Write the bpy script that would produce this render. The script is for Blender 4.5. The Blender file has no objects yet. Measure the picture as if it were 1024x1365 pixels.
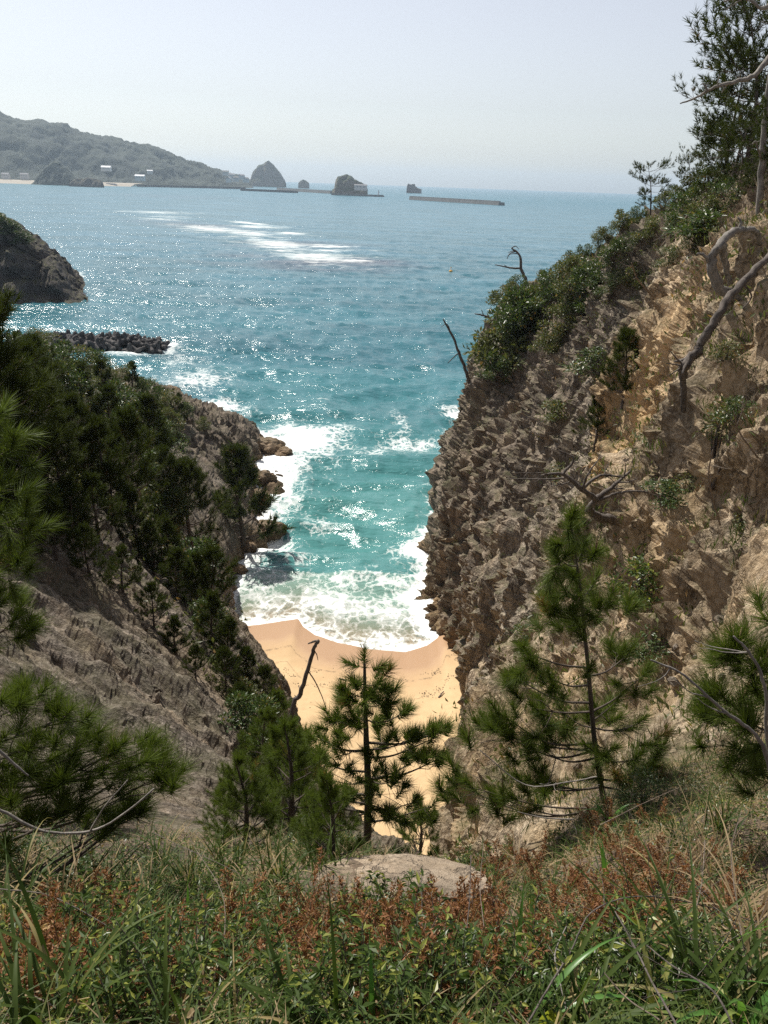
import bpy, math, random
import numpy as np
from mathutils import Vector, Matrix
from mathutils.bvhtree import BVHTree
sc = bpy.context.scene
COL = sc.collection
R = math.radians
PI = math.pi

# ------------------------------------------------------------------ camera
F = 1136.0                       # focal length in photo pixels (1024 x 1365)
EYE = np.array([0.0, 0.0, 35.0])  # metres above the sea
PITCH, ROLL = R(21.1), R(2.0)
CM = (Matrix.Rotation(R(90) - PITCH, 3, 'X') @ Matrix.Rotation(ROLL, 3, 'Z'))
CMn = np.array(CM)

def ray(px, py):
    return CMn @ np.array([(px - 512) / F, -(py - 682.5) / F, -1.0])

def at(px, py, Y):               # the point of a sight line that lies Y metres ahead
    d = ray(px, py)
    return EYE + d * (Y / d[1])

def on_z(px, py, z=0.0):         # the point of a sight line at height z
    d = ray(px, py)
    return EYE + d * ((z - EYE[2]) / d[2])

cam = bpy.data.cameras.new('camera')
cam.sensor_fit = 'VERTICAL'
cam.sensor_height = 24.0
cam.lens = 24.0 * F / 1365.0
cam.clip_start = 0.05
cam.clip_end = 60000
co = bpy.data.objects.new('camera', cam)
co.matrix_world = Matrix.Translation(EYE) @ CM.to_4x4()
COL.objects.link(co)
sc.camera = co

# ------------------------------------------------------------------ light
SUN_AZ, SUN_EL = R(-38), R(54)   # azimuth from the view direction (+Y), minus = to the left
sv = Vector((math.sin(SUN_AZ) * math.cos(SUN_EL), math.cos(SUN_AZ) * math.cos(SUN_EL), math.sin(SUN_EL)))
sl = bpy.data.lights.new('sun', 'SUN')
sl.energy = 5.0
sl.angle = R(0.53)
sl.color = (1.0, 0.945, 0.86)
so = bpy.data.objects.new('sun', sl)
so.rotation_euler = sv.to_track_quat('Z', 'Y').to_euler()
so.location = (0, 0, 400)
COL.objects.link(so)

w = bpy.data.worlds.new('World')
sc.world = w
w.use_nodes = True
wn, wl = w.node_tree.nodes, w.node_tree.links
wn.clear()
sky = wn.new('ShaderNodeTexSky')
sky.sky_type = 'NISHITA'
sky.sun_disc = False
sky.sun_elevation = SUN_EL
sky.sun_rotation = SUN_AZ
sky.altitude = 0
sky.air_density = 1.0
sky.dust_density = 0.9
sky.ozone_density = 1.3
hs = wn.new('ShaderNodeHueSaturation')
hs.inputs['Saturation'].default_value = 0.40
hs.inputs['Hue'].default_value = 0.518
bg = wn.new('ShaderNodeBackground')
bg.inputs['Strength'].default_value = 0.092
ow = wn.new('ShaderNodeOutputWorld')
wl.new(sky.outputs[0], hs.inputs['Color'])
wl.new(hs.outputs[0], bg.inputs['Color'])
wl.new(bg.outputs[0], ow.inputs['Surface'])
sc.view_settings.view_transform = 'Standard'
sc.view_settings.look = 'None'
sc.view_settings.gamma = 1
sc.view_settings.exposure = 0.42
sc.cycles.use_denoising = False
sc.cycles.use_adaptive_sampling = False
sc.cycles.max_bounces = 6
sc.cycles.transparent_max_bounces = 12
sc.cycles.volume_bounces = 0
sc.cycles.sample_clamp_indirect = 6

# ------------------------------------------------------------------ noise
def _h(ix, iy, iz, s):
    h = (ix.astype(np.uint32) * np.uint32(374761393)) ^ (iy.astype(np.uint32) * np.uint32(668265263)) ^ \
        (iz.astype(np.uint32) * np.uint32(2147483647)) ^ np.uint32((s * 1274126177) & 0xffffffff)
    h = (h ^ (h >> np.uint32(13))) * np.uint32(1274126177)
    h = (h ^ (h >> np.uint32(16))) * np.uint32(2246822519)
    h = h ^ (h >> np.uint32(13))
    return (h & np.uint32(0xffffff)).astype(np.float64) / float(0x1000000)

def vnoise(p, s=0):
    i = np.floor(p).astype(np.int64)
    f = p - i
    u = f * f * f * (f * (f * 6 - 15) + 10)
    r = 0
    for dx in (0, 1):
        for dy in (0, 1):
            for dz in (0, 1):
                wgt = (u[:, 0] if dx else 1 - u[:, 0]) * (u[:, 1] if dy else 1 - u[:, 1]) * (u[:, 2] if dz else 1 - u[:, 2])
                r = r + wgt * _h(i[:, 0] + dx, i[:, 1] + dy, i[:, 2] + dz, s)
    return r * 2 - 1

def fbm(p, octv=5, s=0, gain=0.5, lac=2.03):
    a, r, q = 1.0, 0, p.copy()
    for k in range(octv):
        r = r + a * vnoise(q, s + k * 17)
        a *= gain
        q = q * lac + 3.7
    return r

def ridged(p, octv=5, s=0, gain=0.5):
    a, r, q = 1.0, 0, p.copy()
    for k in range(octv):
        r = r + a * (1 - np.abs(vnoise(q, s + k * 13)) * 2)
        a *= gain
        q = q * 2.07 + 1.3
    return r

def voro(p, s=0):                # F1, F2, random number of the nearest cell
    i = np.floor(p).astype(np.int64)
    f1 = np.full(len(p), 9.0); f2 = np.full(len(p), 9.0); cid = np.zeros(len(p))
    for dx in (-1, 0, 1):
        for dy in (-1, 0, 1):
            for dz in (-1, 0, 1):
                c = i + np.array([dx, dy, dz])
                q = np.stack([_h(c[:, 0], c[:, 1], c[:, 2], s + k) for k in (1, 2, 3)], 1) + c
                d = np.sqrt(((q - p) ** 2).sum(1))
                n = d < f1
                f2 = np.where(n, f1, np.minimum(f2, d))
                cid = np.where(n, _h(c[:, 0], c[:, 1], c[:, 2], s + 9), cid)
                f1 = np.where(n, d, f1)
    return f1, f2, cid

def sstep(a, b, x):
    t = np.clip((x - a) / (b - a), 0, 1)
    return t * t * (3 - 2 * t)

# ------------------------------------------------------------------ mesh helpers
def mesh_np(name, V, faces, smooth=False, attrs=None):
    """V (n,3); faces an (m,k) array or a list of such arrays"""
    me = bpy.data.meshes.new(name)
    if not isinstance(faces, (list, tuple)):
        faces = [faces]
    faces = [np.asarray(f, dtype=np.int32) for f in faces if len(f)]
    V = np.asarray(V, dtype=np.float32)
    me.vertices.add(len(V))
    me.vertices.foreach_set('co', V.ravel())
    nl = sum(f.size for f in faces); nf = sum(len(f) for f in faces)
    me.loops.add(nl)
    me.loops.foreach_set('vertex_index', np.concatenate([f.ravel() for f in faces]))
    me.polygons.add(nf)
    st, o = [], 0
    for f in faces:
        st.append(o + np.arange(len(f)) * f.shape[1]); o += f.size
    me.polygons.foreach_set('loop_start', np.concatenate(st).astype(np.int32))
    me.polygons.foreach_set('use_smooth', np.full(nf, smooth))
    me.update(calc_edges=True)
    for k, a in (attrs or {}).items():
        at_ = me.attributes.new(k, 'FLOAT', 'POINT')
        at_.data.foreach_set('value', np.asarray(a, dtype=np.float32))
    return me

def obj(name, me, mat, parent=None, loc=None):
    o = bpy.data.objects.new(name, me)
    if mat is not None and not me.materials:
        me.materials.append(mat)
    if parent is not None:
        o.parent = parent
    if loc is not None:
        o.location = [float(v) for v in loc]
    COL.objects.link(o)
    return o

def tag(o, label, cat, group=None):
    o['label'] = label
    o['category'] = cat
    if group:
        o['group'] = group
    return o

def thing(name, label, cat, loc=(0, 0, 0), rz=0.0, group=None):
    o = bpy.data.objects.new(name, None)
    o.empty_display_size = 0.1
    o.location = [float(v) for v in loc]
    o.rotation_euler = (0, 0, rz)
    COL.objects.link(o)
    return tag(o, label, cat, group)

def dup(root, loc, rz=0.0, scale=1.0, label=None, group=None, tilt=None):
    r = root.copy()
    COL.objects.link(r)
    r.location = [float(v) for v in loc]
    r.rotation_euler = (tilt[0] if tilt else 0, tilt[1] if tilt else 0, rz)
    r.scale = (scale, scale, scale) if np.isscalar(scale) else scale
    if label: r['label'] = label
    if group: r['group'] = group
    for ch in list(root.children):
        c = ch.copy()
        COL.objects.link(c)
        c.parent = r
        for g in list(ch.children):
            d = g.copy()
            COL.objects.link(d)
            d.parent = c
    return r

def structure(name, me, mat):
    o = obj(name, me, mat)
    o['kind'] = 'structure'
    return o

def stuff(name, me, mat):
    o = obj(name, me, mat)
    o['kind'] = 'stuff'
    return o

# Catmull-Rom weight matrix, n control points -> sum(counts) samples
def crw(n, counts):
    rows = []
    for i in range(n - 1):
        c = counts[i]
        ts = np.arange(c) / c
        if i == n - 2:
            ts = np.arange(c + 1) / c
        for t in ts:
            wv = np.zeros(n)
            b = [(-t + 2 * t * t - t ** 3) / 2, (2 - 5 * t * t + 3 * t ** 3) / 2, (t + 4 * t * t - 3 * t ** 3) / 2, (-t * t + t ** 3) / 2]
            for k, bb in zip((i - 1, i, i + 1, i + 2), b):
                if k < 0:
                    wv[0] += 2 * bb; wv[1] -= bb
                elif k > n - 1:
                    wv[n - 1] += 2 * bb; wv[n - 2] -= bb
                else:
                    wv[k] += bb
            rows.append(wv)
    return np.array(rows)

def grid_faces(nu, nv):
    a = (np.arange(nu - 1)[:, None] * nv + np.arange(nv - 1)[None, :]).ravel()
    return np.stack([a, a + 1, a + nv + 1, a + nv], 1)

def loft(rows, NU, NV, wu=None):
    """control rows of points -> finely sampled surface (nu,nv,3); density follows length / distance"""
    C = np.array([[p if len(p) == 3 and isinstance(p, np.ndarray) else (np.array(p[1:]) if p[0] == 'W' else at(*p)) for p in r] for r in rows], dtype=float)
    nu, nv = C.shape[:2]
    dist = np.linalg.norm(C - EYE, axis=2)
    lu = np.linalg.norm(np.diff(C, axis=0), axis=2) / (0.5 * (dist[1:] + dist[:-1]))
    lv = np.linalg.norm(np.diff(C, axis=1), axis=2) / (0.5 * (dist[:, 1:] + dist[:, :-1]))
    su = np.minimum(lu, 0.6).mean(1); sv_ = np.minimum(lv, 0.6).mean(0)
    cu = np.maximum(3, (NU * su / su.sum()).astype(int)); cv = np.maximum(3, (NV * sv_ / sv_.sum()).astype(int))
    Wu, Wv = crw(nu, cu), crw(nv, cv)
    return np.einsum('ai,ijk,bj->abk', Wu, C, Wv)

def grid_normals(P):
    du = np.gradient(P, axis=0); dv = np.gradient(P, axis=1)
    n = np.cross(du, dv)
    return n / (np.linalg.norm(n, axis=2, keepdims=True) + 1e-9)

# ------------------------------------------------------------------ material helpers
class NT:
    def __init__(s, name):
        s.m = bpy.data.materials.new(name)
        s.m.use_nodes = True
        s.n, s.l = s.m.node_tree.nodes, s.m.node_tree.links
        s.n.clear()
        s.out = s.n.new('ShaderNodeOutputMaterial')
    def new(s, t, **kw):
        nd = s.n.new(t)
        for k, v in kw.items():
            setattr(nd, k, v)
        return nd
    def put(s, sock, v):
        if isinstance(v, bpy.types.NodeSocket):
            s.l.new(v, sock)
        else:
            sock.default_value = (*v, 1.0) if isinstance(v, (tuple, list)) and len(v) == 3 and sock.type == 'RGBA' else v
    def pos(s):
        return s.new('ShaderNodeNewGeometry').outputs['Position']
    def attr(s, name):
        return s.new('ShaderNodeAttribute', attribute_name=name).outputs['Fac']
    def mapping(s, vec, scale=(1, 1, 1), rot=(0, 0, 0), loc=(0, 0, 0), kind='POINT'):
        m = s.new('ShaderNodeMapping', vector_type=kind)
        s.l.new(vec, m.inputs['Vector'])
        m.inputs['Scale'].default_value = scale; m.inputs['Rotation'].default_value = rot; m.inputs['Location'].default_value = loc
        return m.outputs[0]
    def noise(s, vec, scale, detail=6, rough=0.55, dist=0.0):
        t = s.new('ShaderNodeTexNoise')
        s.l.new(vec, t.inputs['Vector'])
        t.inputs['Scale'].default_value = scale; t.inputs['Detail'].default_value = detail
        t.inputs['Roughness'].default_value = rough; t.inputs['Distortion'].default_value = dist
        return t.outputs['Fac']
    def voro(s, vec, scale, feature='F1', out='Distance'):
        t = s.new('ShaderNodeTexVoronoi', feature=feature)
        s.l.new(vec, t.inputs['Vector'])
        t.inputs['Scale'].default_value = scale
        return t.outputs[out]
    def ramp(s, fac, stops, interp='LINEAR'):
        r = s.new('ShaderNodeValToRGB')
        s.put(r.inputs[0], fac)
        e = r.color_ramp.elements
        r.color_ramp.interpolation = interp
        while len(e) < len(stops):
            e.new(0.5)
        for k, (p, c) in enumerate(stops):
            e[k].position = p
            e[k].color = (c, c, c, 1) if np.isscalar(c) else (*c, 1)
        return r.outputs[0]
    def math(s, op, a, b=0.0, c=0.0, clamp=False):
        m = s.new('ShaderNodeMath', operation=op, use_clamp=clamp)
        s.put(m.inputs[0], a); s.put(m.inputs[1], b); s.put(m.inputs[2], c)
        return m.outputs[0]
    def mix(s, fac, a, b, mode='MIX'):
        m = s.new('ShaderNodeMix', data_type='RGBA', blend_type=mode)
        s.put(m.inputs['Factor'], fac)
        s.put(m.inputs[6], a); s.put(m.inputs[7], b)
        return m.outputs[2]
    def bump(s, h, strength=0.5, dist=0.1, normal=None):
        b = s.new('ShaderNodeBump')
        s.l.new(h, b.inputs['Height'])
        s.put(b.inputs['Strength'], strength); s.put(b.inputs['Distance'], dist)
        if normal is not None:
            s.l.new(normal, b.inputs['Normal'])
        return b.outputs[0]
    def bsdf(s, **kw):
        b = s.new('ShaderNodeBsdfPrincipled')
        for k, v in kw.items():
            s.put(b.inputs[k.replace('_', ' ')], v)
        return b
    def done(s, shader):
        s.l.new(shader, s.out.inputs['Surface'])
        return s.m
# ================================================================== rock, sand and sea
def rock_mat(name, light, mid, dark, warm, vein=0.35, moss=0.0, scale=1.0, wet=True, frame=None):
    t = NT(name)
    p = t.pos()
    q = t.mapping(p, scale=(1.0, 1.0, 0.42), rot=(R(12), R(-9), 0)) if frame is None else t.mapping(p, scale=(3.2, 0.75, 1.0), rot=frame, kind='TEXTURE')
    n1 = t.noise(q, 0.35 * scale, 8, 0.62, 0.6)
    n2 = t.noise(q, 2.2 * scale, 8, 0.65)
    n3 = t.noise(p, 9.0 * scale, 6, 0.6)
    c = t.mix(t.ramp(n2, [(0.30, 0.0), (0.68, 1.0)]), dark, mid)
    c = t.mix(t.ramp(n3, [(0.44, 0.0), (0.64, 0.9)]), c, light)
    n4 = t.noise(q, 5.0 * scale, 9, 0.72)
    c = t.mix(t.ramp(n4, [(0.36, 0.75), (0.47, 0.0)]), c, tuple(v * 0.6 for v in dark))
    wfac = t.math('MULTIPLY', t.ramp(n1, [(0.46, 0.0), (0.66, 1.0)]), vein)
    if True:
        wfac = t.math('ADD', wfac, t.math('MULTIPLY', t.attr('warm'), t.ramp(n2, [(0.3, 0.45), (0.62, 1.0)])), clamp=True)
    c = t.mix(wfac, c, warm)
    qd = t.new('ShaderNodeVectorMath', operation='ADD')
    cb = t.new('ShaderNodeCombineXYZ')
    for k_ in range(3):
        t.l.new(t.math('MULTIPLY', t.math('SUBTRACT', t.noise(t.mapping(q, loc=(k_ * 7.3, 0, 0)), 1.9 * scale, 5, 0.65), 0.5), 1.5 / scale), cb.inputs[k_])
    t.l.new(q, qd.inputs[0]); t.l.new(cb.outputs[0], qd.inputs[1])
    q2 = t.mapping(qd.outputs[0], scale=(1.0, 1.0, 0.45))
    crk = t.math('ADD', t.voro(q2, 2.6 * scale, 'DISTANCE_TO_EDGE'), t.math('MULTIPLY', t.ramp(t.noise(p, 0.9 * scale, 4, 0.6), [(0.42, 0.0), (0.62, 1.0)]), 0.10))
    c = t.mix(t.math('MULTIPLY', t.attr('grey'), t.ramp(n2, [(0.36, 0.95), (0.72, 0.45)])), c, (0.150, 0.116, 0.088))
    blk = t.voro(q2, 1.6 * scale, 'F1', 'Color')
    bw = t.new('ShaderNodeRGBToBW'); t.l.new(blk, bw.inputs[0])
    c = t.mix(1.0, c, t.ramp(bw.outputs[0], [(0.2, 0.72), (0.8, 1.22)]), 'MULTIPLY')
    c = t.mix(t.math('MULTIPLY', t.ramp(crk, [(0.0, 1.0), (0.07, 0.0)]), 0.5), c, tuple(v * 0.35 for v in dark))
    if moss > 0:
        nz = t.new('ShaderNodeSeparateXYZ'); t.l.new(t.new('ShaderNodeNewGeometry').outputs['Normal'], nz.inputs[0])
        mf = t.math('MULTIPLY', t.ramp(nz.outputs[2], [(0.45, 0.0), (0.8, 1.0)]), t.ramp(t.noise(p, 0.8, 6, 0.7), [(0.42, 0.0), (0.6, 1.0)]))
        c = t.mix(t.math('MULTIPLY', mf, moss), c, (0.075, 0.075, 0.032))
    if wet:      # the tide zone: dark wet band at the water, rusty barnacle crust just above it
        z = t.new('ShaderNodeSeparateXYZ'); t.l.new(p, z.inputs[0])
        zz = t.math('ADD', z.outputs[2], t.math('MULTIPLY', t.math('SUBTRACT', n2, 0.5), 2.2))
        c = t.mix(t.math('MULTIPLY', t.ramp(t.math('DIVIDE', zz, 4.0), [(0.10, 1.0), (0.55, 0.0)]), 0.5), c, (0.30, 0.185, 0.085))
        c = t.mix(t.math('MULTIPLY', t.ramp(t.math('DIVIDE', zz, 4.0), [(0.06, 1.0), (0.13, 0.0)]), 0.7), c, (0.07, 0.05, 0.03))
    h = t.math('ADD', t.math('ADD', t.math('MULTIPLY', n2, 0.6), t.math('MULTIPLY', n4, 0.7)), t.math('MULTIPLY', n3, 0.35))
    h = t.math('ADD', h, t.math('MULTIPLY', t.ramp(crk, [(0.0, 0.0), (0.08, 1.0)]), 0.25))
    b = t.bsdf(Base_Color=c, Roughness=0.88, Normal=t.bump(h, 0.9, 0.22 / scale))
    b.inputs['Specular IOR Level'].default_value = 0.25
    return t.done(b.outputs[0])

_e1 = np.array([.70, -.28, -.66]); _e1 /= np.linalg.norm(_e1); _e2 = np.cross([.66, .1, .74], _e1); _e2 /= np.linalg.norm(_e2)
TILT_L = np.stack([_e1, _e2, np.cross(_e1, _e2)])      # down the dip, along the strike, out of the slab
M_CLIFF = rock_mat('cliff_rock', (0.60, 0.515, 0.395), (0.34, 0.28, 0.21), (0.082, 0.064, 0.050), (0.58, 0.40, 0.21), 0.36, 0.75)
M_SLOPE = rock_mat('slope_rock', (0.30, 0.262, 0.22), (0.165, 0.142, 0.118), (0.052, 0.042, 0.035), (0.32, 0.235, 0.15), 0.4, 0.45, 1.0, True, tuple(Matrix(TILT_L.T.tolist()).to_euler()))
M_FAR = rock_mat('headland_rock', (0.12, 0.10, 0.092), (0.060, 0.050, 0.046), (0.024, 0.021, 0.020), (0.13, 0.10, 0.08), 0.3, 0.9, 0.3, False)

def strata(P, tilt, aniso, cell, amp, s, hard=0.0):
    """blocky jointed rock: each cell of a stretched Voronoi pattern steps in or out, with cracks between"""
    Q = P @ tilt.T * aniso / cell
    Q = Q + 0.25 * np.stack([fbm(P / cell * 0.9, 3, s + 31 + k) for k in range(3)], 1)
    f1, f2, cid = voro(Q, s)
    return amp * ((0.25 + 1.5 * cid) * ((1 - hard) * sstep(0.0, 0.38, f2 - f1) + hard * sstep(0.0, 0.07, f2 - f1)) - 0.55)

TILT_R = np.array(Matrix.Rotation(R(-9), 3, 'Y') @ Matrix.Rotation(R(10), 3, 'X'))

right_rows = [
 [('W',1.3,7.0,26.6),('W',2.0,7.5,27.0),(690,1120,7.6),(790,1090,7.9),(900,1045,8.2),(1010,990,8.8),(1200,860,9.5),(1400,700,10),(1700,400,11),('W',22,12,37)],
 [('W',1.2,13,20.5),('W',2,13,21.3),(690,1090,12.5),(800,1020,13),(910,900,13.8),(1000,740,14.6),(1075,560,15.4),(1190,400,16),(1600,220,17),('W',24,20,40)],
 [('W',1.9,19,13.5),('W',3,19,15),(695,1040,18.7),(765,950,19.5),(845,800,20.5),(915,620,21.5),(975,450,22.5),(1060,322,24),(1350,170,27),('W',27,28,42)],
 [('W',3.5,28,6),('W',4.6,28,8.5),(688,1000,28.3),(730,900,29),(795,740,30),(850,560,31.2),(895,410,32.5),(965,300,34.5),(1160,190,38),('W',31,38,42)],
 [('W',6.8,38,1.5),('W',7.4,38,3.2),(680,960,38.3),(700,880,39),(745,720,40.2),(800,560,41.5),(846,430,43),(905,314,46),(1090,232,50),('W',36,50,40)],
 [('W',8.0,48,0.2),('W',8.0,48,1.6),(642,935,47.5),(658,830,49),(705,700,51),(755,560,53),(800,440,55),(856,346,59),(1010,266,65),('W',42,64,33)],
 [('W',7.8,58,-1),('W',7.8,58,.9),(637,838,58.4),(645,780,59.5),(672,680,61.5),(708,560,64.5),(750,450,68),(805,386,72),(930,304,80),('W',46,78,27)],
 [('W',4.4,65.5,-2),('W',4.4,65.5,-.4),(592,800,66),(600,740,67.5),(628,640,70.5),(660,545,73.5),(695,465,77),(752,414,83),(870,335,92),('W',48,90,22)],
 [('W',4.1,72,-2.5),('W',4.1,72,-.8),(575,772,71.6),(584,715,73),(595,645,75.5),(619,575,79),(650,500,84),(700,442,91),(805,370,103),('W',48,104,17)],
 [('W',6,83,-2.5),('W',6,83,-.5),('W',6.1,83,1.5),('W',6.6,83.5,5),(607,612,84),(623,555,87),(645,495,92),(672,454,99),(755,390,112),('W',48,116,13)],
 [('W',9.5,98,-2.5),('W',9.5,98,-.5),('W',9.6,98,1.5),('W',10,98,4.5),('W',10.8,98,8),(638,520,98),(652,480,101),(674,452,106),(735,405,118),('W',48,126,12)],
 [('W',16,116,-2.5),('W',16,116,-1),('W',16.5,115.5,1),('W',18,115,3.5),('W',19.5,114,6),('W',21,114,8.5),('W',23,114,10.5),('W',26,116,12),('W',36,124,9),('W',50,136,5)],
 [('W',22,124,-3),('W',22,124,-2.5),('W',22.5,124,-2),('W',24,124,-1.5),('W',26,124,-1),('W',28,124,-1),('W',30,125,-1),('W',34,127,-1),('W',44,134,-1.5),('W',54,144,-2)],
]
left_rows = [
 [('W',1.4,6.8,26.8),('W',0.2,7.2,27.6),(300,1130,8),(150,1125,8.6),(0,1100,9.4),(-250,1010,10.5),(-600,860,11.5),('W',-18,12,35)],
 [('W',1.0,14,20),('W',0.2,14,20.6),(330,1110,13.5),(180,1005,14.6),(0,870,16),(-200,730,17),(-500,550,18),('W',-26,19,36)],
 [('W',1.2,21,12.5),('W',0,21,13.6),(345,1015,20.5),(235,890,21.6),(110,785,22.8),(0,695,23.8),(-200,580,25.5),('W',-32,28,34)],
 [('W',0.2,30,5),('W',-1.2,30,6.3),(360,945,29.8),(300,850,31),(205,745,32.8),(95,650,34.6),(-30,570,36.5),('W',-36,40,33)],
 [('W',-4,42,.8),('W',-5,42,2),(376,930,41.8),(322,850,43),(243,740,45.2),(125,625,47.5),(0,540,50),('W',-42,54,31)],
 [('W',-9.5,54,-.6),('W',-10.2,54,1),(320,832,54.6),(298,775,56),(240,685,58.5),(140,585,61),(30,515,64),('W',-50,66,28)],
 [('W',-14.4,69,-2),('W',-14.6,69,-.6),(303,765,69.2),(283,710,70.5),(235,640,72.5),(150,555,75.5),(55,500,78.5),('W',-56,80,24)],
 [('W',-12.6,86,-2),('W',-12.7,86,-.8),(345,700,86.3),(312,660,87),(262,612,88.6),(190,550,91.5),(105,502,95),('W',-56,97,19)],
 [('W',-13.6,100,-2),('W',-13.8,100,-1),(338,655,98.6),(322,622,99),(290,580,100.2),(235,545,102.5),(165,512,106),('W',-54,112,13)],
 [('W',-14.4,113,-2.5),('W',-14.8,112.5,-1),(345,605,111),(333,578,111.3),(298,556,112),(245,535,114.5),(195,512,119),('W',-50,126,8)],
 [('W',-17,121,-3),('W',-18,121,-2),('W',-19,121,-.5),('W',-21,121,.8),('W',-25,122,2.2),('W',-30,124,3),('W',-38,128,3),('W',-56,138,2)],
 [('W',-20,128,-3),('W',-21,128,-2.6),('W',-22,128,-2.4),('W',-24,128,-2.2),('W',-28,129,-2),('W',-33,131,-2),('W',-41,135,-2),('W',-58,144,-2)],
]

def build_cliff(rows, NU, NV, sgn, kind):
    r0 = [np.array(q[1:], float) if q[0] == 'W' else at(*q) for q in rows[0]]
    rows = [[q + np.array([0, -1.3, -2.0]) for q in r0]] + rows                 # tucked under the bank
    P = loft(rows, NU, NV)
    nu, nv = P.shape[:2]
    N = grid_normals(P) * sgn
    p = P.reshape(-1, 3); n = N.reshape(-1, 3)
    dist = np.linalg.norm(p - EYE, axis=1)
    keep = sstep(9, 14, p[:, 1])                                    # calm where it meets the near bank
    if kind == 'right':
        d = 1.3 * fbm(p * np.array([.16, .16, .10]), 3, 3) + 0.42 * ridged(p * np.array([.35, .35, .16]) @ TILT_R.T, 4, 8)-.4
        st = strata(p, TILT_R, np.array([1.0, 1.0, 0.42]), 2.7, 0.42, 5, .5)
        st2 = strata(p, TILT_R, np.array([1.0, 1.2, 0.36]), 1.15, 0.20, 15, .4)
        st3 = strata(p, TILT_R, np.array([1.3, 1.3, 0.6]), 0.42, 0.10, 25, .4)
        warm = np.exp(-(((p[:, 0] - 9.6) / 2.4) ** 2 + ((p[:, 1] - 29) / 5) ** 2 + ((p[:, 2] - 25) / 5.5) ** 2)) * 1.1
        warm += 0.9 * np.exp(-(((p[:, 0] - 8.4) / 1.6) ** 2 + ((p[:, 1] - 14.5) / 3) ** 2 + ((p[:, 2] - 27.2) / 1.2) ** 2))
        warm += 0.35 * sstep(40, 22, p[:, 1])
        sea_ = sstep(36, 56, p[:, 1])
        c1, c2, cc = voro((p @ TILT_R.T) * np.array([.50, .50, .11]) + .3 * np.stack([fbm(p * .35, 3, 231 + k) for k in range(3)], 1), 230)
        d = d + (.35 + .45 * sea_) * (cc - .5) * sstep(0, .25, c2 - c1) - (.34 + .3 * sea_) * (1 - sstep(0.0, .16, c2 - c1))      # tall joints
        c1, c2, cc = voro((p @ TILT_R.T) * np.array([1.2, 1.2, .30]) + .3 * np.stack([fbm(p * .8, 3, 241 + k) for k in range(3)], 1), 240)
        d = d + .22 * (cc - .5) * sstep(0, .2, c2 - c1) - .20 * (1 - sstep(0.0, .15, c2 - c1))
        d = d + sea_ * (0.6 * ridged(p * np.array([.42, .42, .07]) @ TILT_R.T, 3, 18) - .5)
        up = sstep(0.55, 0.8, n[:, 2])
        d = d + (st + st2 + st3) * (1 - 0.55 * up)
    else:
        d = 0.9 * fbm(p * .11, 3, 43) + 0.28 * ridged(p @ TILT_L.T * np.array([.12, .9, .5]), 5, 48) - .25
        st = strata(p, TILT_L, np.array([0.35, 1.2, 0.9]), 2.0, 0.10, 55)
        st2 = strata(p, TILT_L, np.array([0.4, 1.3, 1.0]), 0.75, 0.10, 65, .15)
        st3 = strata(p, TILT_L, np.array([0.5, 1.2, 1.0]), 0.28, 0.06, 75, .2)
        ppo = sstep(78, 92, p[:, 1])                                # the rocky point is bolder
        warm = 0.15 * np.ones(len(p))
        d = d + st * (1 + 6 * ppo) + st2 * (1 + 1.5 * ppo) + st3 * (1 - .3 * ppo)
    d = d * (0.12 + 0.88 * keep)
    p2 = p + n * d[:, None]
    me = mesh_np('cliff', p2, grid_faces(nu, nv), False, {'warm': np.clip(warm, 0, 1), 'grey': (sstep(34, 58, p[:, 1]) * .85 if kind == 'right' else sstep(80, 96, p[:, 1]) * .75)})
    return me, p2.reshape(nu, nv, 3)

me_r, PR = build_cliff(right_rows, 600, 500, 1, 'right')
me_l, PL = build_cliff(left_rows, 520, 420, -1, 'left')
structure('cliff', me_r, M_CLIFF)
structure('hillside', me_l, M_SLOPE)

# ---- the bank we stand on
def bank_z(x, y):
    prof = np.interp(y, [-4, -1, 0, 1, 2, 3, 4, 4.6, 5.2, 6, 7.5, 9, 11],
                     [34.2, 33.75, 33.5, 33.2, 32.5, 31.6, 30.85, 30.45, 30.0, 29.2, 28.2, 26.8, 24.6])
    z = prof + 0.10 * np.maximum(0, x - 1.2) ** 1.25 + 0.06 * np.maximum(0, -x - 1.5)
    z = z + 0.35 * sstep(1.0, 3.0, x) * sstep(3, 6, y)
    z = z + 0.06 * np.maximum(0, x - 1.5) * np.maximum(0, y - 3.5)
    z = z - 2.0 * np.exp(-((x - 0.125 * y - .05) / 0.72) ** 2) * sstep(5.0, 7.5, y)
    p = np.stack([x, y, x * 0], 1)
    return z + 0.16 * fbm(p * 0.7, 3, 77) + 0.05 * fbm(p * 3.1, 3, 78)
gx, gy = np.meshgrid(np.linspace(-13, 13, 330), np.linspace(-4, 11, 260), indexing='xy')
bz = bank_z(gx.ravel(), gy.ravel())
me_b = mesh_np('bank', np.stack([gx.ravel(), gy.ravel(), bz], 1), grid_faces(260, 330)[:, ::-1], True)
t = NT('bank_soil')
p_ = t.pos()
c_ = t.mix(t.ramp(t.noise(p_, 2.2, 8, 0.7), [(0.35, 0.0), (0.65, 1.0)]), (0.055, 0.042, 0.028), (0.15, 0.105, 0.068))
c_ = t.mix(t.ramp(t.noise(p_, 26, 5, 0.7), [(0.52, 0.0), (0.7, 0.8)]), c_, (0.33, 0.25, 0.165))
M_SOIL = t.done(t.bsdf(Base_Color=c_, Roughness=0.95, Normal=t.bump(t.noise(p_, 18, 6, 0.7), 0.9, 0.05)).outputs[0])
structure('ground', me_b, M_SOIL)

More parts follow.
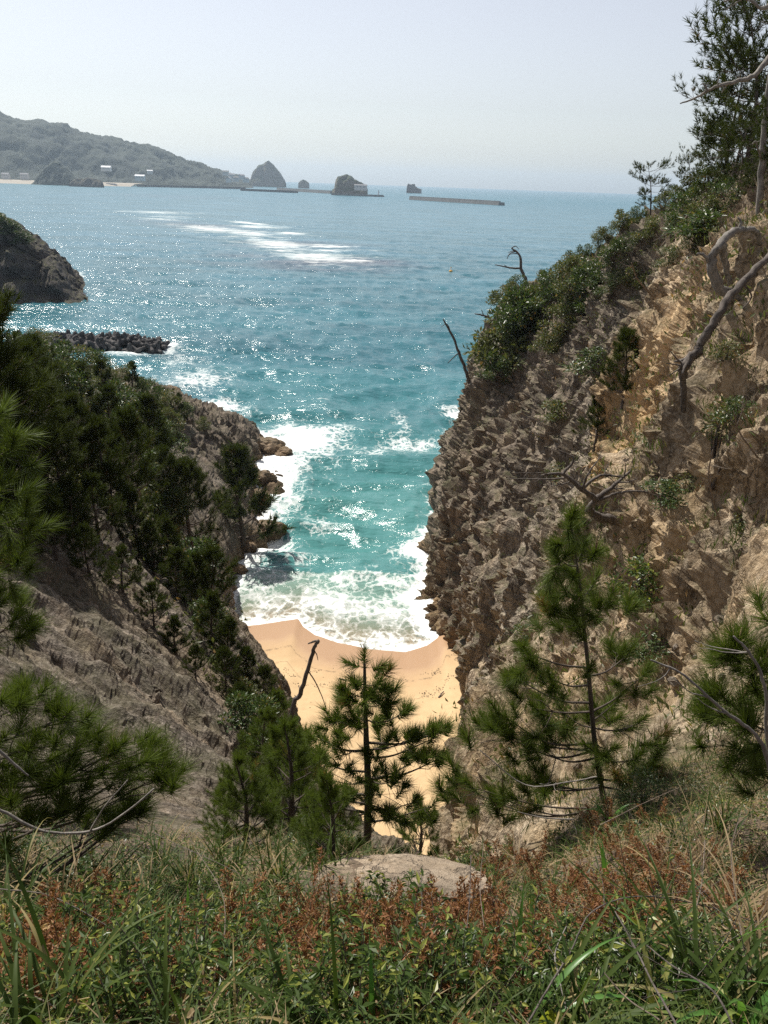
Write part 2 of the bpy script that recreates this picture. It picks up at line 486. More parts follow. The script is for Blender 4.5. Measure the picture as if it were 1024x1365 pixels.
# ---- sand
WLpx = [(230,838),(305,836),(350,831),(398,824),(404,835),(420,846),(450,857),(490,865),(540,868),(570,860),(584,850),(590,838),(610,836),(640,842),(720,850)]
WL = np.array([on_z(*q)[:2] for q in WLpx])
def wl_y(x):
    return np.interp(x, WL[:, 0], WL[:, 1])
sx, sy = np.meshgrid(np.linspace(-24, 17, 260), np.linspace(24, 82, 360), indexing='xy')
sx_, sy_ = sx.ravel(), sy.ravel()
dd = wl_y(sx_) - sy_                                              # metres above the water's edge
q_ = np.stack([sx_, sy_, sx_ * 0], 1)
sz = np.where(dd > 0, 0.085 * dd - 0.0006 * dd ** 2 + 0.012 * np.maximum(0, dd - 14) ** 1.5, 0.085 * dd)
rough_ = sstep(5, 14, dd)
sz = sz + 0.10 * fbm(q_ * 0.35, 3, 91) * sstep(2, 8, dd) + rough_ * (0.05 * fbm(q_ * 1.7, 4, 92))
fp1, fp2, fpc = voro(q_ * np.array([1.5, 1.5, 1]), 93)            # footprints and scoops in the dry sand
sz = sz - rough_ * 0.11 * np.exp(-(fp1 / 0.25) ** 2) * (fpc > 0.45)
me_s = mesh_np('sand', np.stack([sx_, sy_, sz], 1), grid_faces(360, 260)[:, ::-1], True, {'up': np.clip(dd / 20 + 0.2, 0, 1)})
t = NT('sand_mat')
p_ = t.pos()
c_ = t.mix(t.noise(p_, 1.1, 7, 0.65), (0.50, 0.345, 0.178), (0.57, 0.412, 0.235))
c_ = t.mix(t.ramp(t.noise(p_, 14, 6, 0.75), [(0.5, 0.0), (0.78, 0.5)]), c_, (0.40, 0.25, 0.13))
edge_ = t.math('ADD', t.attr('up'), t.math('MULTIPLY', t.math('SUBTRACT', t.noise(p_, 0.45, 3, 0.5), 0.5), 0.10))
wet_ = t.ramp(edge_, [(0.0, 1.0), (0.36, 0.9), (0.44, 0.4), (0.60, 0.0)])
c_ = t.mix(wet_, c_, (0.35, 0.205, 0.105))
# strand lines of weed
for lo, wd, st_ in ((0.47, 0.011, 0.8), (0.61, 0.008, 0.5)):
    e2 = t.math('ADD', t.attr('up'), t.math('MULTIPLY', t.math('SUBTRACT', t.noise(t.mapping(p_, loc=(lo * 90, 0, 0)), 0.3, 6, 0.6), 0.5), 0.13))
    ln = t.ramp(t.math('DIVIDE', t.math('ABSOLUTE', t.math('SUBTRACT', e2, lo)), wd), [(0.2, 1.0), (1.0, 0.0)])
    ln = t.math('MULTIPLY', ln, t.ramp(t.noise(p_, 2.6, 6, 0.8), [(0.45, 0.0), (0.6, st_)]))
    c_ = t.mix(ln, c_, (0.10, 0.065, 0.035))
b_ = t.bsdf(Base_Color=c_, Roughness=t.ramp(wet_, [(0.3, 0.9), (1.0, 0.42)]), Normal=t.bump(t.noise(p_, 9, 6, 0.7), 0.5, 0.05))
M_SAND = t.done(b_.outputs[0])
structure('sand', me_s, M_SAND)

# ---- sea
ang = np.concatenate([np.linspace(-72, -34, 60)[:-1], np.linspace(-34, 34, 560), np.linspace(34, 72, 60)[1:]])
YR = 44 * 1.0086 ** np.arange(690)
YR = YR[YR < 14500]
ta = np.tan(np.radians(ang))
SX = YR[:, None] * ta[None, :]; SY = np.repeat(YR[:, None], len(ta), 1)
sh = SX.shape
sxv, syv = SX.ravel(), SY.ravel()
rr = np.hypot(sxv, syv)
q0 = np.stack([sxv, syv, sxv * 0], 1)
def waves(x, y):
    q = np.stack([x, y, x * 0], 1)
    z = 0.42 * (1 - np.abs(vnoise(q * np.array([.055, .13, 1]) + 0.6 * np.stack([fbm(q * .05, 2, 3)] * 3, 1), 101)) * 2) - .2
    z = z + 0.22 * (1 - np.abs(fbm(q * np.array([.16, .33, 1]), 2, 111)) * 2) - .1
    z = z + 0.10 * fbm(q * np.array([.5, .85, 1]), 3, 121)
    return z
fade = 1.5 / (1 + (rr / 650) ** 2)
shore = wl_y(sxv)
incove = (sxv > -26) & (sxv < 12) & (syv < 74)
dsea = np.where(incove, syv - shore, 60.0)
calm = np.clip(0.04 + sstep(0.0, 26, dsea), 0, 1)
WZ = waves(sxv, syv) * fade * calm
WZ = WZ + np.where(incove, 0.05 * sstep(0.2, 4, dsea), 0)
# breaker ridge coming into the cove
WZ = WZ + 0.35 * np.exp(-((dsea - 13 - 2.0 * vnoise(q0 * .12, 7)) / 1.3) ** 2) * incove + 0.22 * np.exp(-((dsea - 6.5 - 1.5 * vnoise(q0 * .15, 9)) / 0.9) ** 2) * incove

# foam: surf patches (world ellipses on the water), rock-side wash and the swash on the sand
def blob(px, py, rx, ry, st):
    c = on_z(px, py); a = on_z(px + rx, py); b1 = on_z(px, py - ry); b2 = on_z(px, py + ry)
    u = (a - c)[:2]; lu = np.linalg.norm(u); u /= lu
    lv = 0.5 * abs(np.dot((b1 - b2)[:2], np.array([-u[1], u[0]])))
    d = np.stack([sxv - c[0], syv - c[1]], 1)
    e = ((d @ u) / lu) ** 2 + ((d @ np.array([-u[1], u[0]])) / lv) ** 2
    return st * np.exp(-e * 1.1)
foam = np.zeros(len(sxv))
for b_ in [(395,585,70,26,1.0),(370,615,45,34,1.0),(430,575,60,14,.6),(372,660,34,40,.8),(350,690,40,20,.6),(545,590,50,14,.6),(500,600,40,9,.45),(535,565,14,22,.5),
           (330,775,60,50,.6),(345,735,40,30,.6),(395,740,40,12,.55),(425,690,50,22,.42),(375,720,30,40,.5),(565,790,26,40,.75),(573,735,16,50,.75),(582,690,12,40,.6),(595,650,14,30,.45),
           (610,550,26,14,.7),(600,590,14,20,.5),(430,805,140,24,.8),(520,820,90,20,.8),(450,780,130,22,.45),
           (260,505,60,16,.6),(300,540,40,14,.75),(240,480,40,10,.4),(225,461,18,9,.9),(175,470,50,3,.7),(125,449,90,3,.4),(60,374,70,3,.7),(105,366,10,5,.8)]:
    foam = np.maximum(foam, blob(*b_))
for b_ in [(298,307,48,10,.72),(365,324,52,9,.70),(420,342,58,11,.74),(330,316,50,6,.55),(392,333,50,7,.55),(215,283,48,3,.6),(230,289,34,2.5,.5),(440,333,60,2.5,.62),(380,312,40,2,.6),(345,302,40,3,.8),(330,297,14,3,1.0),(470,348,40,5,.6),(430,328,60,3,.7),(210,292,40,3,.5),(390,311,26,2.5,.8)]:
    foam = np.maximum(foam, blob(*b_))
reef = np.zeros(len(sxv))
for b_ in [(440,352,120,12,.9),(500,350,70,9,.8),(260,300,80,12,.55),(400,326,120,8,.6),(330,340,90,10,.5),(230,262,120,8,.35),(220,470,60,12,.5),(240,520,70,20,.45),(330,350,150,14,.4)]:
    reef = np.maximum(reef, blob(*b_))
# wash along the rocks: distance to where the cliffs cross the water
def waterline_pts(P):
    z = P[:, :, 2]
    i, j = np.where((z[:, :-1] > 0) != (z[:, 1:] > 0))
    pts = P[i, j][:, :2]
    return pts[(pts[:, 1] > 50)]
wpts = np.concatenate([waterline_pts(PR), waterline_pts(PL)])
from mathutils.kdtree import KDTree
kd = KDTree(len(wpts))
for i_, q in enumerate(wpts):
    kd.insert((q[0], q[1], 0), i_)
kd.balance()
near = np.where((syv < 150) & (np.abs(sxv) < 50))[0]
dk = np.full(len(sxv), 99.0)
for i_ in near:
    dk[i_] = kd.find((sxv[i_], syv[i_], 0))[2]
foam = np.maximum(foam, 0.95 * np.exp(-(dk / 1.5) ** 2) + 0.35 * np.exp(-(dk / 4.0) ** 2))
swash = np.where(incove, np.exp(-np.maximum(dsea, 0) / 6.5) * 0.85 + 0.38 * np.exp(-((dsea - 13) / 5) ** 2), 0)
lip = np.where(incove, np.exp(-((dsea - 0.12) / 0.28) ** 2), 0)
foam = np.clip(np.maximum(np.maximum(foam, swash), lip * 1.3), 0, 1.4)
shallow = np.clip(np.where(sxv > -30, np.exp(-np.maximum(syv - 60, 0) / 55.0) * np.exp(-(np.maximum(0, np.abs(sxv + 3) - 16) / 20) ** 2), 0), 0, 1)
me_w = mesh_np('water', np.stack([sxv, syv, WZ], 1), grid_faces(*sh)[:, ::-1], True,
               {'foam': foam, 'shallow': shallow, 'reef': reef, 'edge': np.clip(np.where(incove, dsea, 60) / 30, 0, 1), 'far': np.clip(rr / 5000, 0, 1)})
t = NT('sea_water')
p_ = t.pos()
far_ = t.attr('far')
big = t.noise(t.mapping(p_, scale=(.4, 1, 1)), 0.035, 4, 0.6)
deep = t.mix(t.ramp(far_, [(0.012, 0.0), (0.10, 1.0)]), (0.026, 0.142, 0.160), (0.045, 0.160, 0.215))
deep = t.mix(t.ramp(big, [(0.38, 0.0), (0.62, 1.0)]), deep, (0.020, 0.108, 0.135))
c_ = t.mix(t.ramp(t.attr('shallow'), [(0.10, 0.0), (0.55, 1.0)]), deep, (0.058, 0.200, 0.192))
c_ = t.mix(t.ramp(t.attr('edge'), [(0.0, 1.0), (0.62, 0.0)]), c_, (0.27, 0.36, 0.27))
c_ = t.mix(t.ramp(t.math('MULTIPLY', t.attr('reef'), t.noise(t.mapping(p_, scale=(.5, 1, 1)), .05, 5, .6)), [(0.12, 0.0), (0.42, 0.8)]), c_, (0.050, 0.060, 0.085))
# foam lace
pw = t.mapping(p_, scale=(1, .8, 1))
wob = t.noise(pw, 0.55, 5, 0.6)
wv = t.new('ShaderNodeVectorMath', operation='ADD')
cx = t.new('ShaderNodeCombineXYZ'); t.l.new(t.math('MULTIPLY', wob, 1.9), cx.inputs[0]); t.l.new(t.math('MULTIPLY', t.noise(pw, 0.8, 5, 0.6), 1.9), cx.inputs[1])
t.l.new(pw, wv.inputs[0]); t.l.new(cx.outputs[0], wv.inputs[1])
l1 = t.ramp(t.voro(wv.outputs[0], 1.0, 'DISTANCE_TO_EDGE'), [(0.0, 1.0), (0.22, 0.0)])
l2 = t.ramp(t.voro(wv.outputs[0], 3.4, 'DISTANCE_TO_EDGE'), [(0.0, 1.0), (0.28, 0.0)])
lace = t.math('ADD', t.math('MULTIPLY', l1, 0.5), t.math('MULTIPLY', l2, 0.32))
lace = t.math('ADD', lace, t.math('MULTIPLY', t.math('SUBTRACT', t.noise(pw, 0.35, 9, 0.74), 0.5), 2.6))
fm = t.math('ADD', t.math('MULTIPLY', t.attr('foam'), 1.55), t.math('SUBTRACT', lace, 0.98))
caps = t.ramp(t.noise(t.mapping(p_, scale=(.30, 1, 1)), .22, 7, .62), [(0.735, 0.0), (0.775, 0.8)])
fmask = t.ramp(fm, [(0.0, 0.0), (0.22, 0.38), (0.85, 1.0)])
farfoam = t.ramp(t.math('ADD', t.attr('foam'), t.math('MULTIPLY', t.math('SUBTRACT', t.noise(t.mapping(p_, scale=(.35, 1, 1)), .11, 8, .72), .5), 2.6)), [(0.30, 0.0), (1.35, 0.9)])
isfar = t.ramp(far_, [(0.03, 0.0), (0.05, 1.0)])
fmask = t.mix(isfar, fmask, farfoam)
fmask = t.math('MAXIMUM', fmask, caps)
c_ = t.mix(fmask, c_, (0.82, 0.84, 0.82))
# ripples
r1 = t.noise(t.mapping(p_, scale=(.55, 1, 1)), 1.15, 5, 0.5, 0.4)
r2 = t.noise(t.mapping(p_, scale=(.6, 1, 1), rot=(0, 0, .3)), 0.16, 6, 0.6, 0.3)
r3 = t.noise(t.mapping(p_, scale=(.5, 1, 1), rot=(0, 0, -.2)), 0.05, 5, 0.62, 0.3)
hgt = t.math('ADD', t.math('ADD', t.math('MULTIPLY', r1, 1.0), t.math('MULTIPLY', r2, 2.2)), t.math('MULTIPLY', r3, 3.0))
hgt = t.math('ADD', hgt, t.math('MULTIPLY', fmask, 0.06))
bs = t.ramp(far_, [(0.0, 0.55), (0.05, 0.8), (0.6, 1.0)])
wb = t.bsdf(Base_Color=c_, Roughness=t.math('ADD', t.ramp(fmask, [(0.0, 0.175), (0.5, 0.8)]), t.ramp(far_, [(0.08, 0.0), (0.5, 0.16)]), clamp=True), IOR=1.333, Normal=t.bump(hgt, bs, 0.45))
tr = t.new('ShaderNodeBsdfTransparent')
ms = t.new('ShaderNodeMixShader')
alpha = t.math('MAXIMUM', t.ramp(t.attr('edge'), [(0.0, 0.10), (0.04, 0.30), (0.20, 0.80), (0.34, 1.0)]), t.math('MULTIPLY', fmask, 1.0))
t.l.new(alpha, ms.inputs[0]); t.l.new(tr.outputs[0], ms.inputs[1]); t.l.new(wb.outputs[0], ms.inputs[2])
M_SEA = t.done(ms.outputs[0])
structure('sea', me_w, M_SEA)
# ================================================================== plant kit
def leaf_mat(name, a, b, c, trans=0.35, rough=0.55, spec=0.3, odd=0.90):
    """a, b: the two leaf colours chosen per leaf; c: odd yellow or dead leaves"""
    t = NT(name)
    r = t.attr('rnd')
    n = t.noise(t.pos(), 1.7, 3, 0.6)
    col = t.mix(t.math('ADD', t.math('MULTIPLY', r, 0.7), t.math('MULTIPLY', t.math('SUBTRACT', n, 0.35), 0.8), clamp=True), a, b)
    col = t.mix(t.ramp(r, [(odd, 0.0), (min(odd + .07, 1), 1.0)]), col, c)
    p = t.bsdf(Base_Color=col, Roughness=rough)
    p.inputs['Specular IOR Level'].default_value = spec
    tl = t.new('ShaderNodeBsdfTranslucent')
    t.l.new(t.mix(1.0, col, (1.25, 1.3, 0.7), 'MULTIPLY'), tl.inputs[0])
    ms = t.new('ShaderNodeMixShader')
    ms.inputs[0].default_value = trans
    t.l.new(p.outputs[0], ms.inputs[1]); t.l.new(tl.outputs[0], ms.inputs[2])
    return t.done(ms.outputs[0])

def bark_mat(name, a, b, sc_=14):
    t = NT(name)
    co_ = t.new('ShaderNodeTexCoord').outputs['Object']
    n = t.noise(t.mapping(co_, scale=(1, 1, .35)), sc_, 7, 0.7)
    c = t.mix(t.ramp(n, [(0.35, 0.0), (0.65, 1.0)]), a, b)
    return t.done(t.bsdf(Base_Color=c, Roughness=0.9, Normal=t.bump(n, 0.8, 0.03)).outputs[0])

M_NEEDLE = leaf_mat('pine_needles', (0.030, 0.042, 0.010), (0.072, 0.092, 0.018), (0.17, 0.10, 0.04), 0.24, 0.6, 0.15)
M_NEEDLE_N = leaf_mat('young_pine_needles', (0.048, 0.074, 0.013), (0.130, 0.172, 0.028), (0.22, 0.13, 0.05), 0.30, 0.55, 0.2)
M_LEAF = leaf_mat('shrub_leaves', (0.040, 0.070, 0.020), (0.080, 0.120, 0.032), (0.19, 0.15, 0.05), 0.28, 0.4, 0.5)
M_LEAF_O = leaf_mat('olive_leaves', (0.075, 0.095, 0.032), (0.125, 0.135, 0.048), (0.28, 0.17, 0.06), 0.3, 0.45, 0.4)
M_LEAF_B = leaf_mat('fresh_leaves', (0.034, 0.064, 0.013), (0.092, 0.140, 0.027), (0.26, 0.28, 0.06), 0.38, 0.4, 0.5, 0.80)
M_GRASS = leaf_mat('grass_blades', (0.028, 0.054, 0.010), (0.085, 0.118, 0.024), (0.36, 0.28, 0.13), 0.35, 0.55, 0.2)
M_DRY = leaf_mat('dry_grass', (0.19, 0.135, 0.070), (0.38, 0.29, 0.17), (0.12, 0.075, 0.04), 0.3, 0.7, 0.2)
M_RUST = leaf_mat('rusty_fronds', (0.155, 0.070, 0.033), (0.36, 0.175, 0.080), (0.40, 0.27, 0.13), 0.28, 0.65, 0.25)
M_BLADE = leaf_mat('broad_blades', (0.070, 0.180, 0.035), (0.130, 0.270, 0.055), (0.33, 0.33, 0.10), 0.42, 0.35, 0.5)
M_BARK = bark_mat('pine_bark', (0.045, 0.034, 0.027), (0.125, 0.098, 0.078))
M_DEAD = bark_mat('bleached_wood', (0.095, 0.085, 0.073), (0.27, 0.245, 0.215), 10)
M_DEADD = bark_mat('dark_dead_wood', (0.040, 0.032, 0.027), (0.15, 0.125, 0.105), 12)
M_TWIG = bark_mat('twig', (0.10, 0.075, 0.055), (0.24, 0.19, 0.145), 30)
M_CANDLE = bark_mat('pine_shoot', (0.30, 0.20, 0.10), (0.46, 0.34, 0.18), 60)

class MB:
    def __init__(s):
        s.v, s.q, s.t, s.r, s.n = [], [], [], [], 0
    def add(s, V, quads=None, tris=None, rnd=None):
        V = np.asarray(V, float).reshape(-1, 3)
        s.v.append(V)
        s.r.append(np.full(len(V), 0.5) if rnd is None else np.broadcast_to(rnd, (len(V),)))
        if quads is not None and len(quads): s.q.append(np.asarray(quads) + s.n)
        if tris is not None and len(tris): s.t.append(np.asarray(tris) + s.n)
        s.n += len(V)
    def mesh(s, name, smooth=False):
        fs = []
        if s.q: fs.append(np.concatenate(s.q))
        if s.t: fs.append(np.concatenate(s.t))
        return mesh_np(name, np.concatenate(s.v), fs, smooth, {'rnd': np.concatenate(s.r)})

def nrm(a):
    return a / (np.linalg.norm(a, axis=-1, keepdims=True) + 1e-12)

def tube(mb, pts, rad, sides=6, knob=0.0, rng=None):
    pts = np.asarray(pts, float); n = len(pts)
    rad = np.broadcast_to(np.asarray(rad, float), (n,))
    T = nrm(np.gradient(pts, axis=0))
    ref = np.array([0.31, 0.17, 0.93]) if abs(T[:, 2]).mean() < 0.8 else np.array([0.95, 0.2, 0.1])
    U = nrm(np.cross(T, ref)); W = np.cross(T, U)
    a = np.arange(sides) * 2 * PI / sides
    rr_ = rad[:, None] * np.ones(sides)
    if knob and rng is not None:
        rr_ = rr_ * (1 + knob * (rng.random((n, sides)) - 0.5))
    V = pts[:, None, :] + rr_[:, :, None] * (np.cos(a)[None, :, None] * U[:, None, :] + np.sin(a)[None, :, None] * W[:, None, :])
    i = np.arange(n - 1)[:, None] * sides; j = np.arange(sides)[None, :]; k = (j + 1) % sides
    q = np.stack([i + j, i + k, i + sides + k, i + sides + j], 2).reshape(-1, 4)
    V = V.reshape(-1, 3)
    tip = np.array([pts[-1] + T[-1] * rad[-1]])
    tr = np.stack([(n - 1) * sides + j[0], (n - 1) * sides + k[0], np.full(sides, n * sides)], 1)
    mb.add(np.concatenate([V, tip]), q, tr)

def wob_path(p0, d, L, n, rng, wob=0.12, up=0.0):
    """a wandering polyline from p0 along d; 'up' bends it upward"""
    d = nrm(np.asarray(d, float)); pts = [np.asarray(p0, float)]
    for k in range(n):
        d = nrm(d + rng.normal(0, wob, 3) + np.array([0, 0, up / n]))
        pts.append(pts[-1] + d * L / n)
    return np.array(pts)

def smooth_path(ctrl, n=6):
    C = np.asarray(ctrl, float)
    return crw(len(C), [n] * (len(C) - 1)) @ C

def tufts(mb, P, D, S, n, L, wd, rng, a0=62, a1=22, droop=0.0):
    """needle brushes: P base, D direction, S shoot length of every tuft; n needles each"""
    P, D = np.asarray(P, float), nrm(np.asarray(D, float)); S = np.asarray(S, float)
    m = len(P)
    if m == 0: return
    ref = np.where(np.abs(D[:, 2:3]) < 0.9, np.array([[0, 0, 1.0]]), np.array([[1.0, 0, 0]]))
    U = nrm(np.cross(D, ref)); W = np.cross(D, U)
    tt = rng.random((m, n)); az = rng.random((m, n)) * 2 * PI
    an = np.radians(a0 + (a1 - a0) * tt + rng.normal(0, 9, (m, n)))
    rad = np.cos(az)[..., None] * U[:, None] + np.sin(az)[..., None] * W[:, None]
    nd = np.cos(an)[..., None] * D[:, None] + np.sin(an)[..., None] * rad
    nd = nrm(nd + np.array([0, 0, -droop]))
    b = P[:, None] + D[:, None] * (S[:, None] * tt)[..., None]
    ln = L * (0.75 + 0.5 * rng.random((m, n)))
    side = nrm(np.cross(nd, rng.normal(0, 1, (m, n, 3)))) * wd * 0.5
    tip = b + nd * ln[..., None]
    V = np.stack([b - side, b + side, tip], 2).reshape(-1, 3)
    r = np.repeat(np.clip(rng.random((m, n)) * 0.9 + (rng.random((m, 1)) > 0.985) * 0.5, 0, 1).ravel(), 3)
    mb.add(V, tris=np.arange(len(V)).reshape(-1, 3), rnd=r)

def leaves(mb, P, D, N, L, W, rng, fold=0.25, curl=0.0):
    """folded leaves (two faces each): P base, D along, N facing"""
    P, D = np.asarray(P, float), nrm(np.asarray(D, float))
    N = nrm(np.asarray(N, float)); S = nrm(np.cross(D, N)); N = np.cross(S, D)
    m = len(P)
    if m == 0: return
    L = np.broadcast_to(L, (m,)) * (0.7 + 0.6 * rng.random(m)); W = np.broadcast_to(W, (m,)) * (0.7 + 0.6 * rng.random(m))
    mid = P + D * (L * 0.45)[:, None]
    V = np.stack([P, mid - S * (W / 2)[:, None] + N * (W * fold)[:, None], P + D * L[:, None] - N * (curl * L)[:, None], mid + S * (W / 2)[:, None] + N * (W * fold)[:, None]], 1)
    i = np.arange(m)[:, None] * 4
    T = np.concatenate([i + np.array([[0, 1, 2]]), i + np.array([[0, 2, 3]])])
    mb.add(V.reshape(-1, 3), tris=T, rnd=np.repeat(rng.random(m), 4))

def blade(mb, p0, d, L, W, rng, bend=0.9, seg=6, rnd=None, fold=0.0, tipw=0.08):
    """one arching strap leaf"""
    d = nrm(np.asarray(d, float)); h = nrm(np.array([d[0], d[1], 0.0]) + 1e-6)
    s = np.cross(h, [0, 0, 1.0])
    pts = [np.asarray(p0, float)]; e = math.atan2(d[2], math.hypot(d[0], d[1]))
    for k in range(seg):
        e -= bend / seg * (0.5 + k / seg)
        pts.append(pts[-1] + (h * math.cos(e) + np.array([0, 0, math.sin(e)])) * L / seg)
    pts = np.array(pts)
    u = np.linspace(0, 1, seg + 1)
    wd = W * np.maximum(tipw, np.minimum(1, 0.45 + u * 2.2) * np.clip((1 - u) * 1.9, 0, 1))
    upn = np.array([0, 0, 1.0]) * fold * W
    V = np.stack([pts - s * wd[:, None] / 2 + upn, pts, pts + s * wd[:, None] / 2 + upn], 1).reshape(-1, 3)
    i = np.arange(seg)[:, None] * 3
    q = np.concatenate([i + np.array([[0, 1, 4, 3]]), i + np.array([[1, 2, 5, 4]])])
    mb.add(V, q, rnd=rng.random() if rnd is None else rnd)

# ------------------------------------------------------------------ pines
def make_pine(H, seed, spread=0.45, bare=0.2, whorls=8, nb=5, n=14, L=0.16, wd=0.02, tuft_s=0.22, lean=(0, 0), sub=4, sides=6, taper=0.028,
              up0=0.15, up1=1.1, dens=1.0, candles=False, droop=0.0, flat=False):
    """returns wood, needles, candles meshes; base at the origin"""
    rng = np.random.default_rng(seed)
    wood, ned, can = MB(), MB(), MB()
    k = np.linspace(0, 1, 12)
    path = np.stack([lean[0] * H * k ** 1.3 + 0.02 * H * np.sin(k * 5 + seed), lean[1] * H * k ** 1.3 + 0.02 * H * np.cos(k * 4.2 + seed * 2), H * k], 1)
    path[0] *= 0
    path[0, 2] = -0.03 * H
    r0 = taper * H
    tube(wood, path, r0 * (1 - 0.86 * k), sides + 2, 0.2, rng)
    TP, TD, TS = [], [], []
    def trunk(h):
        return np.array([np.interp(h, path[:, 2], path[:, i]) for i in range(3)])
    hs = bare + (1 - bare) * (np.arange(whorls) / whorls) ** 0.9
    for wi, hh in enumerate(hs):
        f = (hh - bare) / (1 - bare)
        prof = (1 - f) ** 0.75 * (0.55 + 0.45 * min(1, f / 0.15 + 0.5)) if not flat else (0.55 + 0.7 * f) * (1 - 0.35 * f)
        nbk = max(2, int(nb * (0.8 + 0.5 * rng.random())))
        a0 = rng.random() * 2 * PI
        for b in range(nbk):
            if rng.random() < 0.14: continue
            az = a0 + b * 2 * PI / nbk + rng.normal(0, 0.35)
            ln = H * spread * max(0.14, prof) * (0.6 + 0.6 * rng.random())
            el = up0 + (up1 - up0) * f * f + rng.normal(0, 0.14)
            p0 = trunk(H * (hh + rng.normal(0, 0.012)))
            d = np.array([math.cos(az) * math.cos(el), math.sin(az) * math.cos(el), math.sin(el)])
            bp = wob_path(p0, d, ln, 7, rng, 0.10, 0.55 if not flat else 0.15)
            rb = r0 * 0.36 * (1 - 0.6 * f) * (ln / (H * spread)) ** 0.5
            tube(wood, bp, rb * np.linspace(1, 0.3, 8), sides - 1)
            def tip_tufts(path_, cnt, start):
                for u in np.linspace(start, 1.0, cnt):
                    x = u * (len(path_) - 1); i0 = min(int(x), len(path_) - 2)
                    pp = path_[i0] + (path_[i0 + 1] - path_[i0]) * (x - i0)
                    dd_ = nrm(path_[i0 + 1] - path_[i0]) + rng.normal(0, 0.25, 3) * (u < 0.98) + np.array([0, 0, 0.25])
                    TP.append(pp); TD.append(dd_); TS.append(tuft_s * (0.7 + 0.6 * rng.random()))
            tip_tufts(bp, max(2, int(3 * dens)), 0.62)
            for sgn in range(int(sub * (0.6 + 0.8 * rng.random()) * (0.4 + ln / (H * spread)))):
                u = 0.35 + 0.6 * rng.random()
                x = u * 7; i0 = min(int(x), 6)
                pp = bp[i0] + (bp[i0 + 1] - bp[i0]) * (x - i0)
                bd = nrm(bp[i0 + 1] - bp[i0])
                sd = nrm(np.cross(bd, [0, 0, 1.0])) * (1 if sgn % 2 else -1)
                dd2 = bd * 0.75 + sd * 0.75 + np.array([0, 0, 0.25 + 0.2 * rng.normal()])
                sl_ = ln * (0.20 + 0.28 * rng.random()) * (1.15 - u * 0.5)
                sp = wob_path(pp, dd2, sl_, 4, rng, 0.12, 0.5)
                tube(wood, sp, rb * 0.42 * np.linspace(1, 0.4, 5), max(3, sides - 2))
                tip_tufts(sp, max(1, int(2 * dens)), 0.55)
    TP.append(path[-1] - np.array([0, 0, tuft_s])); TD.append(np.array([0, 0, 1.0])); TS.append(tuft_s * 1.4)
    TP, TD, TS = np.array(TP), np.array(TD), np.array(TS)
    tufts(ned, TP, TD, TS, n, L, wd, rng, droop=droop)
    if candles:
        D = nrm(TD)
        for i in range(len(TP)):
            if D[i][2] > 0.25 and rng.random() < 0.6:
                for c in range(rng.integers(1, 4)):
                    d0 = nrm(D[i] * 0.5 + np.array([0, 0, 1.0]) + rng.normal(0, 0.12, 3))
                    e0 = TP[i] + D[i] * TS[i]
                    tube(can, [e0, e0 + d0 * L * (0.45 + 0.5 * rng.random())], [0.006, 0.004], 5)
    return wood.mesh('trunk', True), ned.mesh('crown'), (can.mesh('shoot') if can.n else None)

def pine(name, meshes, label, loc, rz=0.0, group=None, mat=None, cat='pine tree'):
    r = thing(name, label, cat, loc, rz, group)
    obj('trunk', meshes[0], M_BARK, r)
    obj('crown', meshes[1], mat or M_NEEDLE, r)
    if meshes[2] is not None:
        obj('shoots', meshes[2], M_CANDLE, r)
    return r

# ------------------------------------------------------------------ broadleaf shrubs and trees
def make_shrub(H, Wd, seed, nleaf=2600, L=0.10, W=0.05, clumps=26, stems=7, wr=0.02, base=0.15, flat=0.8, gap=0.25):
    rng = np.random.default_rng(seed)
    wood, lf = MB(), MB()
    cs = []
    for i in range(clumps):
        a = rng.random() * 2 * PI; u = rng.random() ** 0.55; zz = rng.random()
        cs.append([math.cos(a) * u * Wd / 2 * (1 - 0.45 * zz ** 2), math.sin(a) * u * Wd / 2 * (1 - 0.45 * zz ** 2), H * (base + (1 - base) * zz * (1 - 0.35 * u * u))])
    cs = np.array(cs)
    for i in range(clumps):
        st = np.array([cs[i, 0] * 0.08, cs[i, 1] * 0.08, -0.02 * H])
        m = st + (cs[i] - st) * np.array([0.35, 0.35, 0.6]) + rng.normal(0, 0.05 * H, 3)
        q = smooth_path([st, m, cs[i]], 4)
        tube(wood, q, np.linspace(wr, wr * 0.25, len(q)), 4)
    cr = np.sqrt(Wd * H) * 0.5 * clumps ** -0.36 * (0.75 + 0.5 * rng.random(clumps))
    ci = rng.integers(0, clumps, nleaf)
    d = nrm(rng.normal(0, 1, (nleaf, 3)))
    rad = rng.random(nleaf) ** 0.45
    P = cs[ci] + d * (cr[ci] * rad)[:, None] * np.array([1, 1, flat])
    P[:, 2] = np.maximum(P[:, 2], 0.01 * H)
    D = nrm(d + rng.normal(0, 0.5, (nleaf, 3)) + np.array([0, 0, 0.15]))
    N = nrm(rng.normal(0, 0.55, (nleaf, 3)) + np.array([0, 0, 1.0]) + d * 0.4)
    leaves(lf, P, D, N, L, W, rng)
    return wood.mesh('stem', True), lf.mesh('foliage')

def shrub(name, meshes, label, loc, rz=0.0, group=None, mat=None, cat='shrub', bark=None):
    r = thing(name, label, cat, loc, rz, group)
    obj('stem', meshes[0], bark or M_BARK, r)
    obj('foliage', meshes[1], mat or M_LEAF, r)
    return r

